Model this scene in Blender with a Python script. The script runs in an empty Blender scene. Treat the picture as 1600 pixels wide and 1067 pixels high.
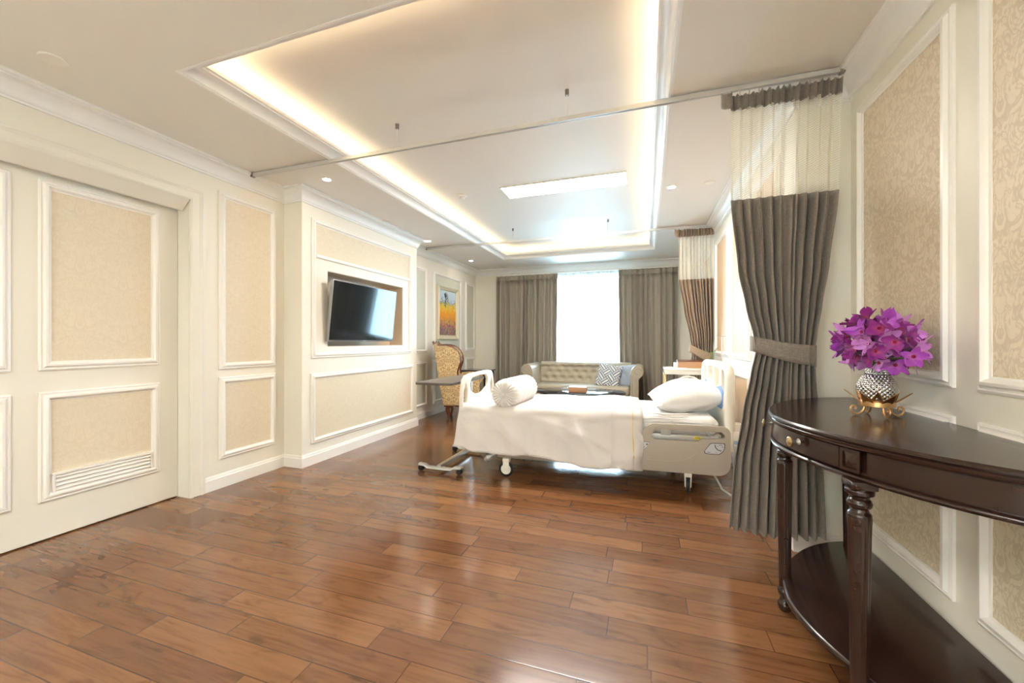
import bpy, bmesh, math, random
from mathutils import Vector, Matrix
random.seed(7)
PI = math.pi
sc = bpy.context.scene
C = sc.collection
R = math.radians

# ------------------------------------------------------------------ camera, world, light, exposure
cam_d = bpy.data.cameras.new('camera'); cam = bpy.data.objects.new('camera', cam_d); C.objects.link(cam)
cam_d.sensor_width = 36.0; cam_d.lens = 622.0 / 1600 * 36.0
cam_d.clip_start = 0.05; cam_d.clip_end = 200
cam.location = (0, 0, 1.2); cam.rotation_euler = (R(90), 0, R(18.5))
sc.camera = cam
sc.view_settings.view_transform = 'Standard'; sc.view_settings.look = 'None'
sc.view_settings.exposure = 1.7; sc.view_settings.gamma = 1.0; sc.view_settings.use_curve_mapping = False
try:
    sc.cycles.use_denoising = True
    sc.cycles.max_bounces = 10; sc.cycles.diffuse_bounces = 7; sc.cycles.glossy_bounces = 5
    sc.cycles.transparent_max_bounces = 16; sc.cycles.sample_clamp_indirect = 6.0
    sc.cycles.caustics_reflective = False; sc.cycles.caustics_refractive = False
except Exception:
    pass
SKY = 14.0; PANEL = 24.0; COVE = 9.0; DOWN = 60.0
world = bpy.data.worlds.new('sky'); sc.world = world; world.use_nodes = True
wn = world.node_tree; bgn = wn.nodes['Background']
wtc = wn.nodes.new('ShaderNodeTexCoord'); wsep = wn.nodes.new('ShaderNodeSeparateXYZ'); wr = wn.nodes.new('ShaderNodeValToRGB')
wn.links.new(wtc.outputs['Generated'], wsep.inputs[0]); wn.links.new(wsep.outputs['Z'], wr.inputs[0]); wn.links.new(wr.outputs[0], bgn.inputs[0])
wr.color_ramp.elements[0].position = 0.0; wr.color_ramp.elements[0].color = (0.42, 0.62, 0.78, 1)
wr.color_ramp.elements[1].position = 0.12; wr.color_ramp.elements[1].color = (0.68, 0.86, 1.0, 1)
bgn.inputs[1].default_value = SKY

# ------------------------------------------------------------------ room numbers
XL, XT, XR, XB = -3.31, -3.09, 1.08, 0.82      # left wall, television wall, near right wall, bed wall
Y0, Y1, Y2, YP, YB = -2.6, 2.95, 4.95, 2.685, 7.53
HC, HU = 2.65, 2.82                            # soffit, raised ceiling
CX0, CX1, CY0, CY1 = -2.395, 0.155, 1.45, 6.66 # raised ceiling opening

# ------------------------------------------------------------------ materials
def mat(name, col, rough=0.5, metal=0.0, spec=0.5, coat=0.0, emit=None, estr=0.0, bump=None, sheen=0.0):
    m = bpy.data.materials.new(name); m.use_nodes = True
    b = m.node_tree.nodes['Principled BSDF']
    b.inputs['Base Color'].default_value = (*col, 1); b.inputs['Roughness'].default_value = rough
    b.inputs['Metallic'].default_value = metal; b.inputs['Specular IOR Level'].default_value = spec
    b.inputs['Coat Weight'].default_value = coat; b.inputs['Sheen Weight'].default_value = sheen
    if emit: b.inputs['Emission Color'].default_value = (*emit, 1); b.inputs['Emission Strength'].default_value = estr
    if bump:
        nt = m.node_tree; tc = nt.nodes.new('ShaderNodeTexCoord'); n = nt.nodes.new('ShaderNodeTexNoise'); bp = nt.nodes.new('ShaderNodeBump')
        n.inputs['Scale'].default_value = bump[0]; n.inputs['Detail'].default_value = 4; bp.inputs['Strength'].default_value = bump[1]
        bp.inputs['Distance'].default_value = 0.01
        nt.links.new(tc.outputs['Object'], n.inputs['Vector']); nt.links.new(n.outputs['Fac'], bp.inputs['Height']); nt.links.new(bp.outputs[0], b.inputs['Normal'])
    return m

class NT:
    """short helper for building node graphs"""
    def __init__(s, m): s.nt = m.node_tree; s.b = s.nt.nodes['Principled BSDF']
    def n(s, t, **k):
        x = s.nt.nodes.new('ShaderNode' + t)
        for a, v in k.items():
            if a.startswith('i_'):
                key = a[2:]; key = int(key) if key.isdigit() else key.replace('_', ' ')
                x.inputs[key].default_value = v
            else: setattr(x, a, v)
        return x
    def l(s, a, b): s.nt.links.new(a, b)
    def math(s, op, a, b=None, c=None):
        x = s.n('Math', operation=op)
        for i, v in enumerate((a, b, c)):
            if v is None: continue
            if isinstance(v, (int, float)): x.inputs[i].default_value = v
            else: s.l(v, x.inputs[i])
        return x.outputs[0]
    def ramp(s, fac, stops, interp='LINEAR'):
        x = s.n('ValToRGB'); x.color_ramp.interpolation = interp; e = x.color_ramp.elements
        while len(e) < len(stops): e.new(0.5)
        for i, (p, c) in enumerate(stops): e[i].position = p; e[i].color = (*c, 1)
        s.l(fac, x.inputs[0]); return x.outputs[0]
    def mix(s, fac, a, b, blend='MIX'):
        x = s.n('MixRGB', blend_type=blend)
        for i, v in enumerate((fac, a, b)):
            if isinstance(v, (int, float)): x.inputs[i].default_value = v
            elif isinstance(v, tuple): x.inputs[i].default_value = (*v, 1)
            else: s.l(v, x.inputs[i])
        return x.outputs[0]
    def xyz(s, v, sx=1, sy=1, sz=1):
        c = s.n('CombineXYZ'); 
        for i, a in enumerate(v):
            if isinstance(a, (int, float)): c.inputs[i].default_value = a
            else: s.l(a, c.inputs[i])
        return c.outputs[0]
    def sep(s, out='Object'):
        tc = s.n('TexCoord'); q = s.n('SeparateXYZ'); s.l(tc.outputs[out], q.inputs[0]); return q.outputs

M = {}
M['paint'] = mat('cream wall paint', (0.81, 0.77, 0.68), 0.45, bump=(60, 0.04))
M['trimp'] = mat('white satin trim paint', (0.86, 0.83, 0.79), 0.32)
M['ceil'] = mat('ceiling paint', (0.80, 0.765, 0.715), 0.6, bump=(80, 0.03))
M['crown'] = mat('white crown paint', (0.86, 0.85, 0.83), 0.4)
M['doorp'] = mat('cream door paint', (0.80, 0.765, 0.69), 0.32)
M['niche'] = mat('tan niche paint', (0.66, 0.54, 0.40), 0.5)
M['white'] = mat('white plastic', (0.82, 0.80, 0.75), 0.3, coat=0.2)
M['bedplastic'] = mat('warm grey bed plastic', (0.43, 0.375, 0.315), 0.38, coat=0.15)
M['bedwhite'] = mat('off white bed plastic', (0.82, 0.78, 0.70), 0.33, coat=0.2)
M['grey'] = mat('light grey metal', (0.55, 0.54, 0.52), 0.35, 0.3)
M['steel'] = mat('brushed steel', (0.62, 0.61, 0.60), 0.28, 0.9)
M['alu'] = mat('aluminium track', (0.66, 0.65, 0.63), 0.35, 0.55)
M['nickel'] = mat('dark nickel', (0.30, 0.27, 0.24), 0.4, 0.8)
M['black'] = mat('black rubber', (0.015, 0.015, 0.016), 0.5)
M['tvscreen'] = mat('television glass', (0.004, 0.006, 0.008), 0.09, spec=0.5, coat=0.25)
M['bezel'] = mat('television bezel', (0.35, 0.36, 0.37), 0.3, 0.7)
M['sheet'] = mat('white cotton sheet', (0.76, 0.735, 0.72), 0.85, bump=(45, 0.25), sheen=0.1)
M['blanket'] = mat('white bed cover', (0.70, 0.655, 0.635), 0.85, bump=(30, 0.25), sheen=0.1)
M['gold'] = mat('gold thread', (0.75, 0.55, 0.22), 0.5)
M['darkwood'] = mat('espresso wood', (0.036, 0.014, 0.009), 0.22, spec=0.5, coat=0.1)
M['mahogany'] = mat('mahogany wood', (0.11, 0.028, 0.012), 0.25, coat=0.4)
M['blackwood'] = mat('black lacquered wood', (0.012, 0.010, 0.011), 0.14, coat=0.5)
M['greytop'] = mat('grey laminate', (0.13, 0.115, 0.10), 0.35)
M['silver'] = mat('silver mercury glass', (0.50, 0.50, 0.50), 0.14, 1.0)
M['goldmetal'] = mat('antique gold metal', (0.60, 0.36, 0.17), 0.3, 1.0)
M['brass'] = mat('aged brass', (0.40, 0.30, 0.16), 0.3, 1.0)
M['leather'] = mat('champagne leather', (0.44, 0.38, 0.285), 0.38, spec=0.5, coat=0.1, bump=(120, 0.06))
M['bluevinyl'] = mat('blue vinyl', (0.20, 0.36, 0.66), 0.45)
M['tan'] = mat('tan wood', (0.42, 0.22, 0.11), 0.4)
M['paper'] = mat('white paper', (0.85, 0.85, 0.84), 0.7)
M['yellow'] = mat('yellow label', (0.85, 0.68, 0.03), 0.5)
M['ink'] = mat('dark ink', (0.02, 0.025, 0.04), 0.5)
M['panelgrey'] = mat('control panel grey', (0.55, 0.57, 0.62), 0.4)
M['bluegrey'] = mat('blue grey cushion cloth', (0.36, 0.42, 0.50), 0.8, bump=(200, 0.2))
M['green'] = mat('green leaf', (0.10, 0.22, 0.06), 0.5)
M['stem'] = mat('flower stem', (0.16, 0.20, 0.07), 0.5)
M['canvasframe'] = mat('cream gilt frame', (0.74, 0.66, 0.50), 0.35, 0.15)
M['rubbergrey'] = mat('grey cable', (0.50, 0.48, 0.45), 0.5)
M['panel_light'] = mat('light panel diffuser', (0.9, 0.9, 0.9), 0.5, emit=(1.0, 0.96, 0.90), estr=PANEL)
M['led'] = mat('warm strip', (1, 0.9, 0.7), 0.5, emit=(1.0, 0.80, 0.52), estr=COVE)
M['down'] = mat('downlight lens', (1, 1, 1), 0.5, emit=(1.0, 0.86, 0.68), estr=DOWN)

def damask(name, a, b, sc_=(9.0, 5.5), edge=0.10, fine=0.0):
    m = mat(name, a, 0.55); t = NT(m); s = t.sep()
    u = t.math('ADD', s['X'], s['Y'])
    pu = t.math('PINGPONG', t.math('MULTIPLY', u, sc_[0]), 1.0)
    row = t.math('FLOOR', t.math('MULTIPLY', u, sc_[0] / 2.0))
    zz = t.math('MULTIPLY', s['Z'], sc_[1])
    shift = t.math('MULTIPLY', t.math('MODULO', row, 2.0), 0.5)
    fz = t.math('MODULO', t.math('ADD', t.math('ADD', zz, shift), 50.0), 2.0)
    v = t.xyz((pu, fz, 0.3))
    n = t.n('TexNoise', i_Scale=2.5, i_Detail=2.5, i_Distortion=2.0); t.l(v, n.inputs['Vector'])
    mk = t.ramp(n.outputs['Fac'], [(0.45, (0, 0, 0)), (0.49, (1, 1, 1)), (0.54, (1, 1, 1)), (0.60, (0.15, 0.15, 0.15))])
    t.l(t.mix(t.math('MULTIPLY', mk, edge), a, b), t.b.inputs['Base Color'])
    return m
M['wp'] = damask('gold damask wallpaper', (0.74, 0.65, 0.50), (0.48, 0.38, 0.26), edge=0.45)
M['wpl'] = damask('pale gold damask wallpaper', (0.74, 0.65, 0.50), (0.58, 0.47, 0.33), edge=0.22)
M['wpp'] = damask('peach damask wallpaper', (0.62, 0.44, 0.27), (0.50, 0.34, 0.20), edge=0.25)
M['wpc'] = damask('pale sage wallpaper', (0.66, 0.66, 0.56), (0.56, 0.55, 0.44), edge=0.22)
M['chairfab'] = damask('gold damask upholstery', (0.66, 0.50, 0.25), (0.22, 0.10, 0.035), sc_=(13.0, 9.0), edge=0.9)

def wood_floor():
    m = mat('walnut plank floor', (0.2, 0.08, 0.03), 0.17, spec=0.75, coat=0.0); t = NT(m); s = t.sep()
    W, L = 0.121, 0.80
    yr = t.math('DIVIDE', t.math('ADD', s['Y'], 0.035), W); row = t.math('FLOOR', yr); fy = t.math('FRACT', yr)
    wr_ = t.n('TexWhiteNoise', noise_dimensions='1D'); t.l(row, wr_.inputs['W'])
    xs = t.math('DIVIDE', t.math('ADD', s['X'], t.math('MULTIPLY', wr_.outputs['Value'], 7.0)), L)
    pid = t.math('FLOOR', xs); fx = t.math('FRACT', xs)
    wp = t.n('TexWhiteNoise', noise_dimensions='2D'); t.l(t.xyz((pid, row, 0)), wp.inputs['Vector'])
    base = t.ramp(wp.outputs['Value'], [(0, (0.140, 0.057, 0.024)), (0.2, (0.165, 0.069, 0.028)), (0.5, (0.188, 0.081, 0.033)), (0.8, (0.212, 0.093, 0.038)), (1, (0.245, 0.112, 0.048))])
    off = t.math('MULTIPLY', wp.outputs['Value'], 37.0)
    gv = t.xyz((t.math('MULTIPLY', s['X'], 1.6), t.math('MULTIPLY', s['Y'], 22.0), off))
    g = t.n('TexNoise', i_Scale=1.6, i_Detail=6.0, i_Roughness=0.62, i_Distortion=0.9); t.l(gv, g.inputs['Vector'])
    grain = t.ramp(g.outputs['Fac'], [(0.28, (0.62, 0.58, 0.55)), (0.5, (0.97, 0.97, 0.97)), (0.75, (1.15, 1.15, 1.14))])
    gv2 = t.xyz((t.math('MULTIPLY', s['X'], 2.4), t.math('MULTIPLY', s['Y'], 7.0), off))
    g2 = t.n('TexNoise', i_Scale=1.5, i_Detail=3.0, i_Distortion=1.4); t.l(gv2, g2.inputs['Vector'])
    blot = t.ramp(g2.outputs['Fac'], [(0.26, (0.62, 0.57, 0.53)), (0.42, (1, 1, 1)), (1, (1.15, 1.12, 1.1))])
    col = t.mix(1.0, t.mix(0.85, base, grain, 'MULTIPLY'), blot, 'MULTIPLY')
    ey = t.math('MINIMUM', fy, t.math('SUBTRACT', 1.0, fy)); ex = t.math('MULTIPLY', t.math('MINIMUM', fx, t.math('SUBTRACT', 1.0, fx)), L / W)
    e = t.math('MINIMUM', ex, ey)
    gap = t.ramp(e, [(0.0, (0.35, 0.3, 0.28)), (0.012, (0.45, 0.4, 0.38)), (0.022, (1, 1, 1))])
    t.l(t.mix(1.0, col, gap, 'MULTIPLY'), t.b.inputs['Base Color'])
    rr = t.n('TexNoise', i_Scale=3.0, i_Detail=3.0); 
    t.l(t.math('MULTIPLY_ADD', rr.outputs['Fac'], 0.08, 0.135), t.b.inputs['Roughness'])
    # every board lies at its own very slight tilt, with a small bevel at the joints
    geo = t.n('NewGeometry'); tilt = t.n('VectorMath', operation='SUBTRACT'); t.l(wp.outputs['Color'], tilt.inputs[0]); tilt.inputs[1].default_value = (0.5, 0.5, 0.5)
    ts = t.n('VectorMath', operation='MULTIPLY'); t.l(tilt.outputs[0], ts.inputs[0]); ts.inputs[1].default_value = (0.010, 0.018, 0)
    ad = t.n('VectorMath', operation='ADD'); t.l(geo.outputs['Normal'], ad.inputs[0]); t.l(ts.outputs[0], ad.inputs[1])
    nm = t.n('VectorMath', operation='NORMALIZE'); t.l(ad.outputs[0], nm.inputs[0])
    bh = t.ramp(e, [(0.0, (0, 0, 0)), (0.03, (1, 1, 1))])
    bp = t.n('Bump', i_Strength=0.10, i_Distance=0.001); t.l(bh, bp.inputs['Height']); t.l(nm.outputs[0], bp.inputs['Normal'])
    t.l(bp.outputs[0], t.b.inputs['Normal'])
    return m
M['floor'] = wood_floor()

def darkwood():
    m = M['darkwood']; t = NT(m); s = t.sep()
    gv = t.xyz((t.math('MULTIPLY', s['X'], 12.0), t.math('MULTIPLY', s['Y'], 2.5), t.math('MULTIPLY', s['Z'], 24.0)))
    g = t.n('TexNoise', i_Scale=1.3, i_Detail=5.0, i_Distortion=0.6); t.l(gv, g.inputs['Vector'])
    t.l(t.ramp(g.outputs['Fac'], [(0.3, (0.020, 0.0085, 0.0065)), (0.6, (0.026, 0.011, 0.008)), (0.8, (0.033, 0.014, 0.010))]), t.b.inputs['Base Color'])
darkwood()

def cloth(name, a, b, rough=0.75):
    m = mat(name, a, rough, sheen=0.25); t = NT(m); s = t.sep()
    g = t.n('TexNoise', i_Scale=1.0, i_Detail=4.0)
    t.l(t.xyz((t.math('MULTIPLY', s['X'], 60.0), t.math('MULTIPLY', s['Y'], 60.0), t.math('MULTIPLY', s['Z'], 420.0))), g.inputs['Vector'])
    g2 = t.n('TexNoise', i_Scale=1.0, i_Detail=3.0)
    t.l(t.xyz((t.math('MULTIPLY', s['X'], 500.0), t.math('MULTIPLY', s['Y'], 500.0), t.math('MULTIPLY', s['Z'], 20.0))), g2.inputs['Vector'])
    f = t.math('MULTIPLY', t.math('ADD', g.outputs['Fac'], g2.outputs['Fac']), 0.5)
    t.l(t.ramp(f, [(0.38, a), (0.62, b)]), t.b.inputs['Base Color'])
    bp = t.n('Bump', i_Strength=0.12, i_Distance=0.001); t.l(f, bp.inputs['Height']); t.l(bp.outputs[0], t.b.inputs['Normal'])
    return m
M['taupe'] = cloth('charcoal taupe curtain cloth', (0.165, 0.135, 0.112), (0.29, 0.245, 0.205))
M['brown'] = cloth('backlit taupe curtain cloth', (0.25, 0.175, 0.115), (0.38, 0.275, 0.19))  # browner than the near curtain: warm backlight put into the colour
M['drape'] = cloth('grey green window drape', (0.34, 0.30, 0.235), (0.46, 0.41, 0.33), 0.42)

def translucentise(m, col, fac):
    nt = m.node_tree; b = nt.nodes['Principled BSDF']; out = nt.nodes['Material Output']
    tr = nt.nodes.new('ShaderNodeBsdfTranslucent'); tr.inputs[0].default_value = (*col, 1)
    mx = nt.nodes.new('ShaderNodeMixShader'); mx.inputs[0].default_value = fac
    nt.links.new(b.outputs[0], mx.inputs[1]); nt.links.new(tr.outputs[0], mx.inputs[2]); nt.links.new(mx.outputs[0], out.inputs[0])
translucentise(M['drape'], (0.22, 0.24, 0.22), 0.12)

def netmat():
    m = mat('cream curtain net', (0.93, 0.89, 0.79), 0.7); t = NT(m); nt = m.node_tree
    tc = t.n('TexCoord'); q = t.n('SeparateXYZ'); t.l(tc.outputs['UV'], q.inputs[0]); u, v = q.outputs['X'], q.outputs['Y']
    wob = t.math('MULTIPLY', t.math('SINE', t.math('MULTIPLY', v, 260.0)), 0.22)
    fu = t.math('ABSOLUTE', t.math('SUBTRACT', t.math('FRACT', t.math('ADD', t.math('MULTIPLY', u, 150.0), wob)), 0.5))
    st = t.math('LESS_THAN', fu, 0.19)
    fv = t.math('LESS_THAN', t.math('FRACT', t.math('MULTIPLY', v, 41.0)), 0.14)
    a = t.math('MAXIMUM', t.math('MULTIPLY', st, 0.95), t.math('MULTIPLY', fv, 0.5))
    t.l(a, t.b.inputs['Alpha']); return m
M['net'] = netmat()

def sheermat():
    m = bpy.data.materials.new('sheer voile'); m.use_nodes = True; nt = m.node_tree
    b = nt.nodes['Principled BSDF']; out = nt.nodes['Material Output']; b.inputs['Base Color'].default_value = (0.9, 0.93, 0.95, 1); b.inputs['Roughness'].default_value = 0.9
    tr = nt.nodes.new('ShaderNodeBsdfTransparent'); tl = nt.nodes.new('ShaderNodeBsdfTranslucent'); tl.inputs[0].default_value = (0.9, 0.95, 1, 1)
    m1 = nt.nodes.new('ShaderNodeMixShader'); m1.inputs[0].default_value = 0.6
    m2 = nt.nodes.new('ShaderNodeMixShader'); m2.inputs[0].default_value = 0.5
    nt.links.new(b.outputs[0], m1.inputs[1]); nt.links.new(tl.outputs[0], m1.inputs[2])
    nt.links.new(tr.outputs[0], m2.inputs[1]); nt.links.new(m1.outputs[0], m2.inputs[2]); nt.links.new(m2.outputs[0], out.inputs[0])
    return m
M['sheer'] = sheermat()
def fill_blindmat():  # cloth for the added fill window, warms the daylight passing through
    m = bpy.data.materials.new('cream roller blind'); m.use_nodes = True; nt = m.node_tree
    b = nt.nodes['Principled BSDF']; out = nt.nodes['Material Output']; b.inputs['Base Color'].default_value = (0.9, 0.8, 0.62, 1); b.inputs['Roughness'].default_value = 0.9
    tl = nt.nodes.new('ShaderNodeBsdfTranslucent'); tl.inputs[0].default_value = (0.96, 0.86, 0.76, 1)
    mx = nt.nodes.new('ShaderNodeMixShader'); mx.inputs[0].default_value = 0.75
    nt.links.new(b.outputs[0], mx.inputs[1]); nt.links.new(tl.outputs[0], mx.inputs[2]); nt.links.new(mx.outputs[0], out.inputs[0]); return m
M['fill_blind'] = fill_blindmat()
def glassmat():
    m = bpy.data.materials.new('window glass'); m.use_nodes = True; nt = m.node_tree; out = nt.nodes['Material Output']
    nt.nodes.remove(nt.nodes['Principled BSDF'])
    tr = nt.nodes.new('ShaderNodeBsdfTransparent'); tr.inputs[0].default_value = (0.93, 0.98, 0.98, 1); gl = nt.nodes.new('ShaderNodeBsdfGlossy'); gl.inputs['Roughness'].default_value = 0.02
    fr = nt.nodes.new('ShaderNodeFresnel'); fr.inputs[0].default_value = 1.45; mx = nt.nodes.new('ShaderNodeMixShader')
    nt.links.new(fr.outputs[0], mx.inputs[0]); nt.links.new(tr.outputs[0], mx.inputs[1]); nt.links.new(gl.outputs[0], mx.inputs[2]); nt.links.new(mx.outputs[0], out.inputs[0])
    return m
M['glass'] = glassmat()

def petalmat(name, tip, base, v=0):
    m = mat(name, tip, 0.5, sheen=0.2); t = NT(m); tc = t.n('TexCoord'); q = t.n('SeparateXYZ'); t.l(tc.outputs['UV'], q.inputs[0])
    n = t.n('TexNoise', i_Scale=60.0, i_Detail=2.0); t.l(tc.outputs['Object'], n.inputs['Vector'])
    f = t.math('ADD', q.outputs['Y'], t.math('MULTIPLY', t.math('SUBTRACT', n.outputs['Fac'], 0.5), 0.35))
    t.l(t.ramp(f, [(0.0, base), (0.45, tip), (0.88, tip), (1.0, tuple(c * 0.55 for c in tip))]), t.b.inputs['Base Color'])
    translucentise(m, tip, 0.12); return m
M['petal1'] = petalmat('violet petal', (0.40, 0.060, 0.50), (0.66, 0.22, 0.56))
M['petal2'] = petalmat('magenta petal', (0.30, 0.02, 0.26), (0.55, 0.10, 0.18))
M['petal3'] = petalmat('light orchid petal', (0.68, 0.27, 0.72), (0.80, 0.48, 0.62))
M['lip'] = mat('crimson orchid lip', (0.38, 0.01, 0.07), 0.5)

def paintingmat():
    m = mat('autumn landscape canvas', (0.5, 0.5, 0.5), 0.5); t = NT(m); tc = t.n('TexCoord'); q = t.n('SeparateXYZ'); t.l(tc.outputs['UV'], q.inputs[0])
    n = t.n('TexNoise', i_Scale=9.0, i_Detail=6.0, i_Roughness=0.7, i_Distortion=1.2); t.l(tc.outputs['UV'], n.inputs['Vector'])
    f = t.math('ADD', q.outputs['Y'], t.math('MULTIPLY', t.math('SUBTRACT', n.outputs['Fac'], 0.5), 0.62))
    c1 = t.ramp(f, [(0.0, (0.10, 0.08, 0.10)), (0.10, (0.07, 0.10, 0.16)), (0.2, (0.35, 0.12, 0.14)), (0.28, (0.55, 0.30, 0.06)), (0.40, (0.85, 0.32, 0.02)), (0.52, (0.90, 0.38, 0.02)),
                    (0.60, (0.88, 0.55, 0.05)), (0.68, (0.85, 0.66, 0.12)), (0.73, (0.14, 0.16, 0.16)), (0.77, (0.55, 0.66, 0.78)), (1.0, (0.66, 0.78, 0.86))])
    n2 = t.n('TexVoronoi', i_Scale=26.0); t.l(tc.outputs['UV'], n2.inputs['Vector'])
    low = t.math('MULTIPLY', t.math('LESS_THAN', q.outputs['Y'], 0.34), 0.45)
    t.l(t.mix(low, c1, t.ramp(n2.outputs['Color'], [(0, (0.05, 0.08, 0.2)), (0.35, (0.6, 0.1, 0.15)), (0.6, (0.8, 0.55, 0.1)), (0.8, (0.1, 0.15, 0.1)), (1, (0.75, 0.5, 0.6))])), t.b.inputs['Base Color'])
    return m
M['painting'] = paintingmat()
def greekmat():
    m = mat('maze pattern cushion cloth', (0.7, 0.7, 0.68), 0.8); t = NT(m); tc = t.n('TexCoord'); mp = t.n('Mapping'); t.l(tc.outputs['UV'], mp.inputs[0])
    mp.inputs['Rotation'].default_value = (0, 0, R(45)); q = t.n('SeparateXYZ'); t.l(mp.outputs[0], q.inputs[0])
    K = 3.4; x = t.math('MULTIPLY', q.outputs['X'], K); y = t.math('MULTIPLY', q.outputs['Y'], K)
    fx = t.math('ABSOLUTE', t.math('SUBTRACT', t.math('FRACT', x), 0.5)); fy = t.math('ABSOLUTE', t.math('SUBTRACT', t.math('FRACT', y), 0.5))
    ck = t.math('MODULO', t.math('ADD', t.math('FLOOR', x), t.math('ADD', t.math('FLOOR', y), 20.0)), 2.0)
    sel = t.math('ADD', t.math('MULTIPLY', ck, fx), t.math('MULTIPLY', t.math('SUBTRACT', 1.0, ck), fy))
    d = t.math('FRACT', t.math('MULTIPLY', sel, 3.4)); w = t.math('LESS_THAN', d, 0.36)
    t.l(t.mix(w, (0.20, 0.25, 0.33), (0.80, 0.80, 0.76)), t.b.inputs['Base Color']); return m
M['maze'] = greekmat()

# ------------------------------------------------------------------ mesh helpers
class B:
    def __init__(s): s.bm = bmesh.new(); s.uv = None
    def _merge(s, t):
        me = bpy.data.meshes.new('tmp'); t.to_mesh(me); t.free(); s.bm.from_mesh(me); bpy.data.meshes.remove(me); return s
    def box(s, x0, x1, y0, y1, z0, z1, bev=0.0, seg=2, mi=0, mtx=None):
        t = bmesh.new(); bmesh.ops.create_cube(t, size=1.0)
        for v in t.verts: v.co = Vector(((x0 + x1) / 2 + v.co.x * (x1 - x0), (y0 + y1) / 2 + v.co.y * (y1 - y0), (z0 + z1) / 2 + v.co.z * (z1 - z0)))
        if bev: bmesh.ops.bevel(t, geom=t.edges[:], offset=bev, segments=seg, profile=0.5, affect='EDGES')
        for f in t.faces: f.material_index = mi
        if mtx: bmesh.ops.transform(t, matrix=mtx, verts=t.verts)
        return s._merge(t)
    def quads(s, rows, closed_u=False, closed_v=False, mi=0, uv=None):
        """rows: list of rings of points; rings joined in order"""
        bm = s.bm; R_ = [[bm.verts.new(p) for p in r] for r in rows]; nu = len(rows[0]); nv = len(rows)
        lay = bm.loops.layers.uv.verify() if uv else None
        for j in range(nv - (0 if closed_v else 1)):
            for i in range(nu - (0 if closed_u else 1)):
                a, b, c, d = R_[j][i], R_[j][(i + 1) % nu], R_[(j + 1) % nv][(i + 1) % nu], R_[(j + 1) % nv][i]
                try: f = bm.faces.new((a, b, c, d))
                except ValueError: continue
                f.material_index = mi
                if lay:
                    for lp, (ii, jj) in zip(f.loops, ((i, j), (i + 1, j), (i + 1, j + 1), (i, j + 1))):
                        lp[lay].uv = (ii / (nu - (0 if closed_u else 1)), jj / (nv - 1))
        return R_
    def cap(s, ring, mi=0):
        try: f = s.bm.faces.new(ring); f.material_index = mi
        except ValueError: pass
    def tube(s, pts, r, seg=10, caps=True, mi=0):
        pts = [Vector(p) for p in pts]; n = len(pts); rows = []
        rr = r if isinstance(r, (list, tuple)) else [r] * n
        up = Vector((0, 0, 1)); prev = None
        for i, p in enumerate(pts):
            d = (pts[min(i + 1, n - 1)] - pts[max(i - 1, 0)]).normalized()
            if prev is None: a = d.cross(up); a = a if a.length > 1e-3 else d.cross(Vector((1, 0, 0)))
            else: a = prev - d * prev.dot(d)
            a.normalize(); prev = a; b = d.cross(a)
            rows.append([p + (a * math.cos(2 * PI * k / seg) + b * math.sin(2 * PI * k / seg)) * rr[i] for k in range(seg)])
        V = s.quads(rows, closed_u=True, mi=mi)
        if caps: s.cap(V[0][::-1], mi); s.cap(V[-1], mi)
        return s
    def lathe(s, prof, c=(0, 0, 0), seg=32, axis='Z', mi=0, caps=True, mtx=None, rf=None):
        rows = []
        for r, z in prof:
            ring = []
            for k in range(seg):
                a = 2 * PI * k / seg; q = r if rf is None else rf(r, z, a)
                p = {'Z': (q * math.cos(a), q * math.sin(a), z), 'Y': (q * math.cos(a), z, q * math.sin(a)), 'X': (z, q * math.cos(a), q * math.sin(a))}[axis]
                p = Vector(p)
                if mtx: p = mtx @ p
                ring.append(p + Vector(c))
            rows.append(ring)
        V = s.quads(rows, closed_u=True, mi=mi)
        if caps: s.cap(V[0][::-1], mi); s.cap(V[-1], mi)
        return s
    def plate(s, loops, thick, M4, mi=0, bev=0.0):
        """outline loops (outer, holes...) in a 2D plane, filled and extruded by thick along local z; M4 places it"""
        t = bmesh.new(); es = []
        for lp in loops:
            vs = [t.verts.new((x, y, 0)) for x, y in lp]
            es += [t.edges.new((vs[i], vs[(i + 1) % len(vs)])) for i in range(len(vs))]
        bmesh.ops.triangle_fill(t, use_beauty=True, use_dissolve=False, edges=es)
        bmesh.ops.recalc_face_normals(t, faces=t.faces[:])
        r = bmesh.ops.extrude_face_region(t, geom=t.faces[:])
        bmesh.ops.translate(t, vec=(0, 0, thick), verts=[v for v in r['geom'] if isinstance(v, bmesh.types.BMVert)])
        bmesh.ops.recalc_face_normals(t, faces=t.faces[:])
        if bev:
            ee = [e for e in t.edges if len(e.link_faces) == 2 and abs(e.link_faces[0].normal.dot(e.link_faces[1].normal)) < 0.3 and abs(e.verts[0].co.z - e.verts[1].co.z) < 1e-6]
            bmesh.ops.bevel(t, geom=ee, offset=bev, segments=3, profile=0.5, affect='EDGES', clamp_overlap=True)
        for f in t.faces: f.material_index = mi
        bmesh.ops.transform(t, matrix=M4, verts=t.verts)
        return s._merge(t)
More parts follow.
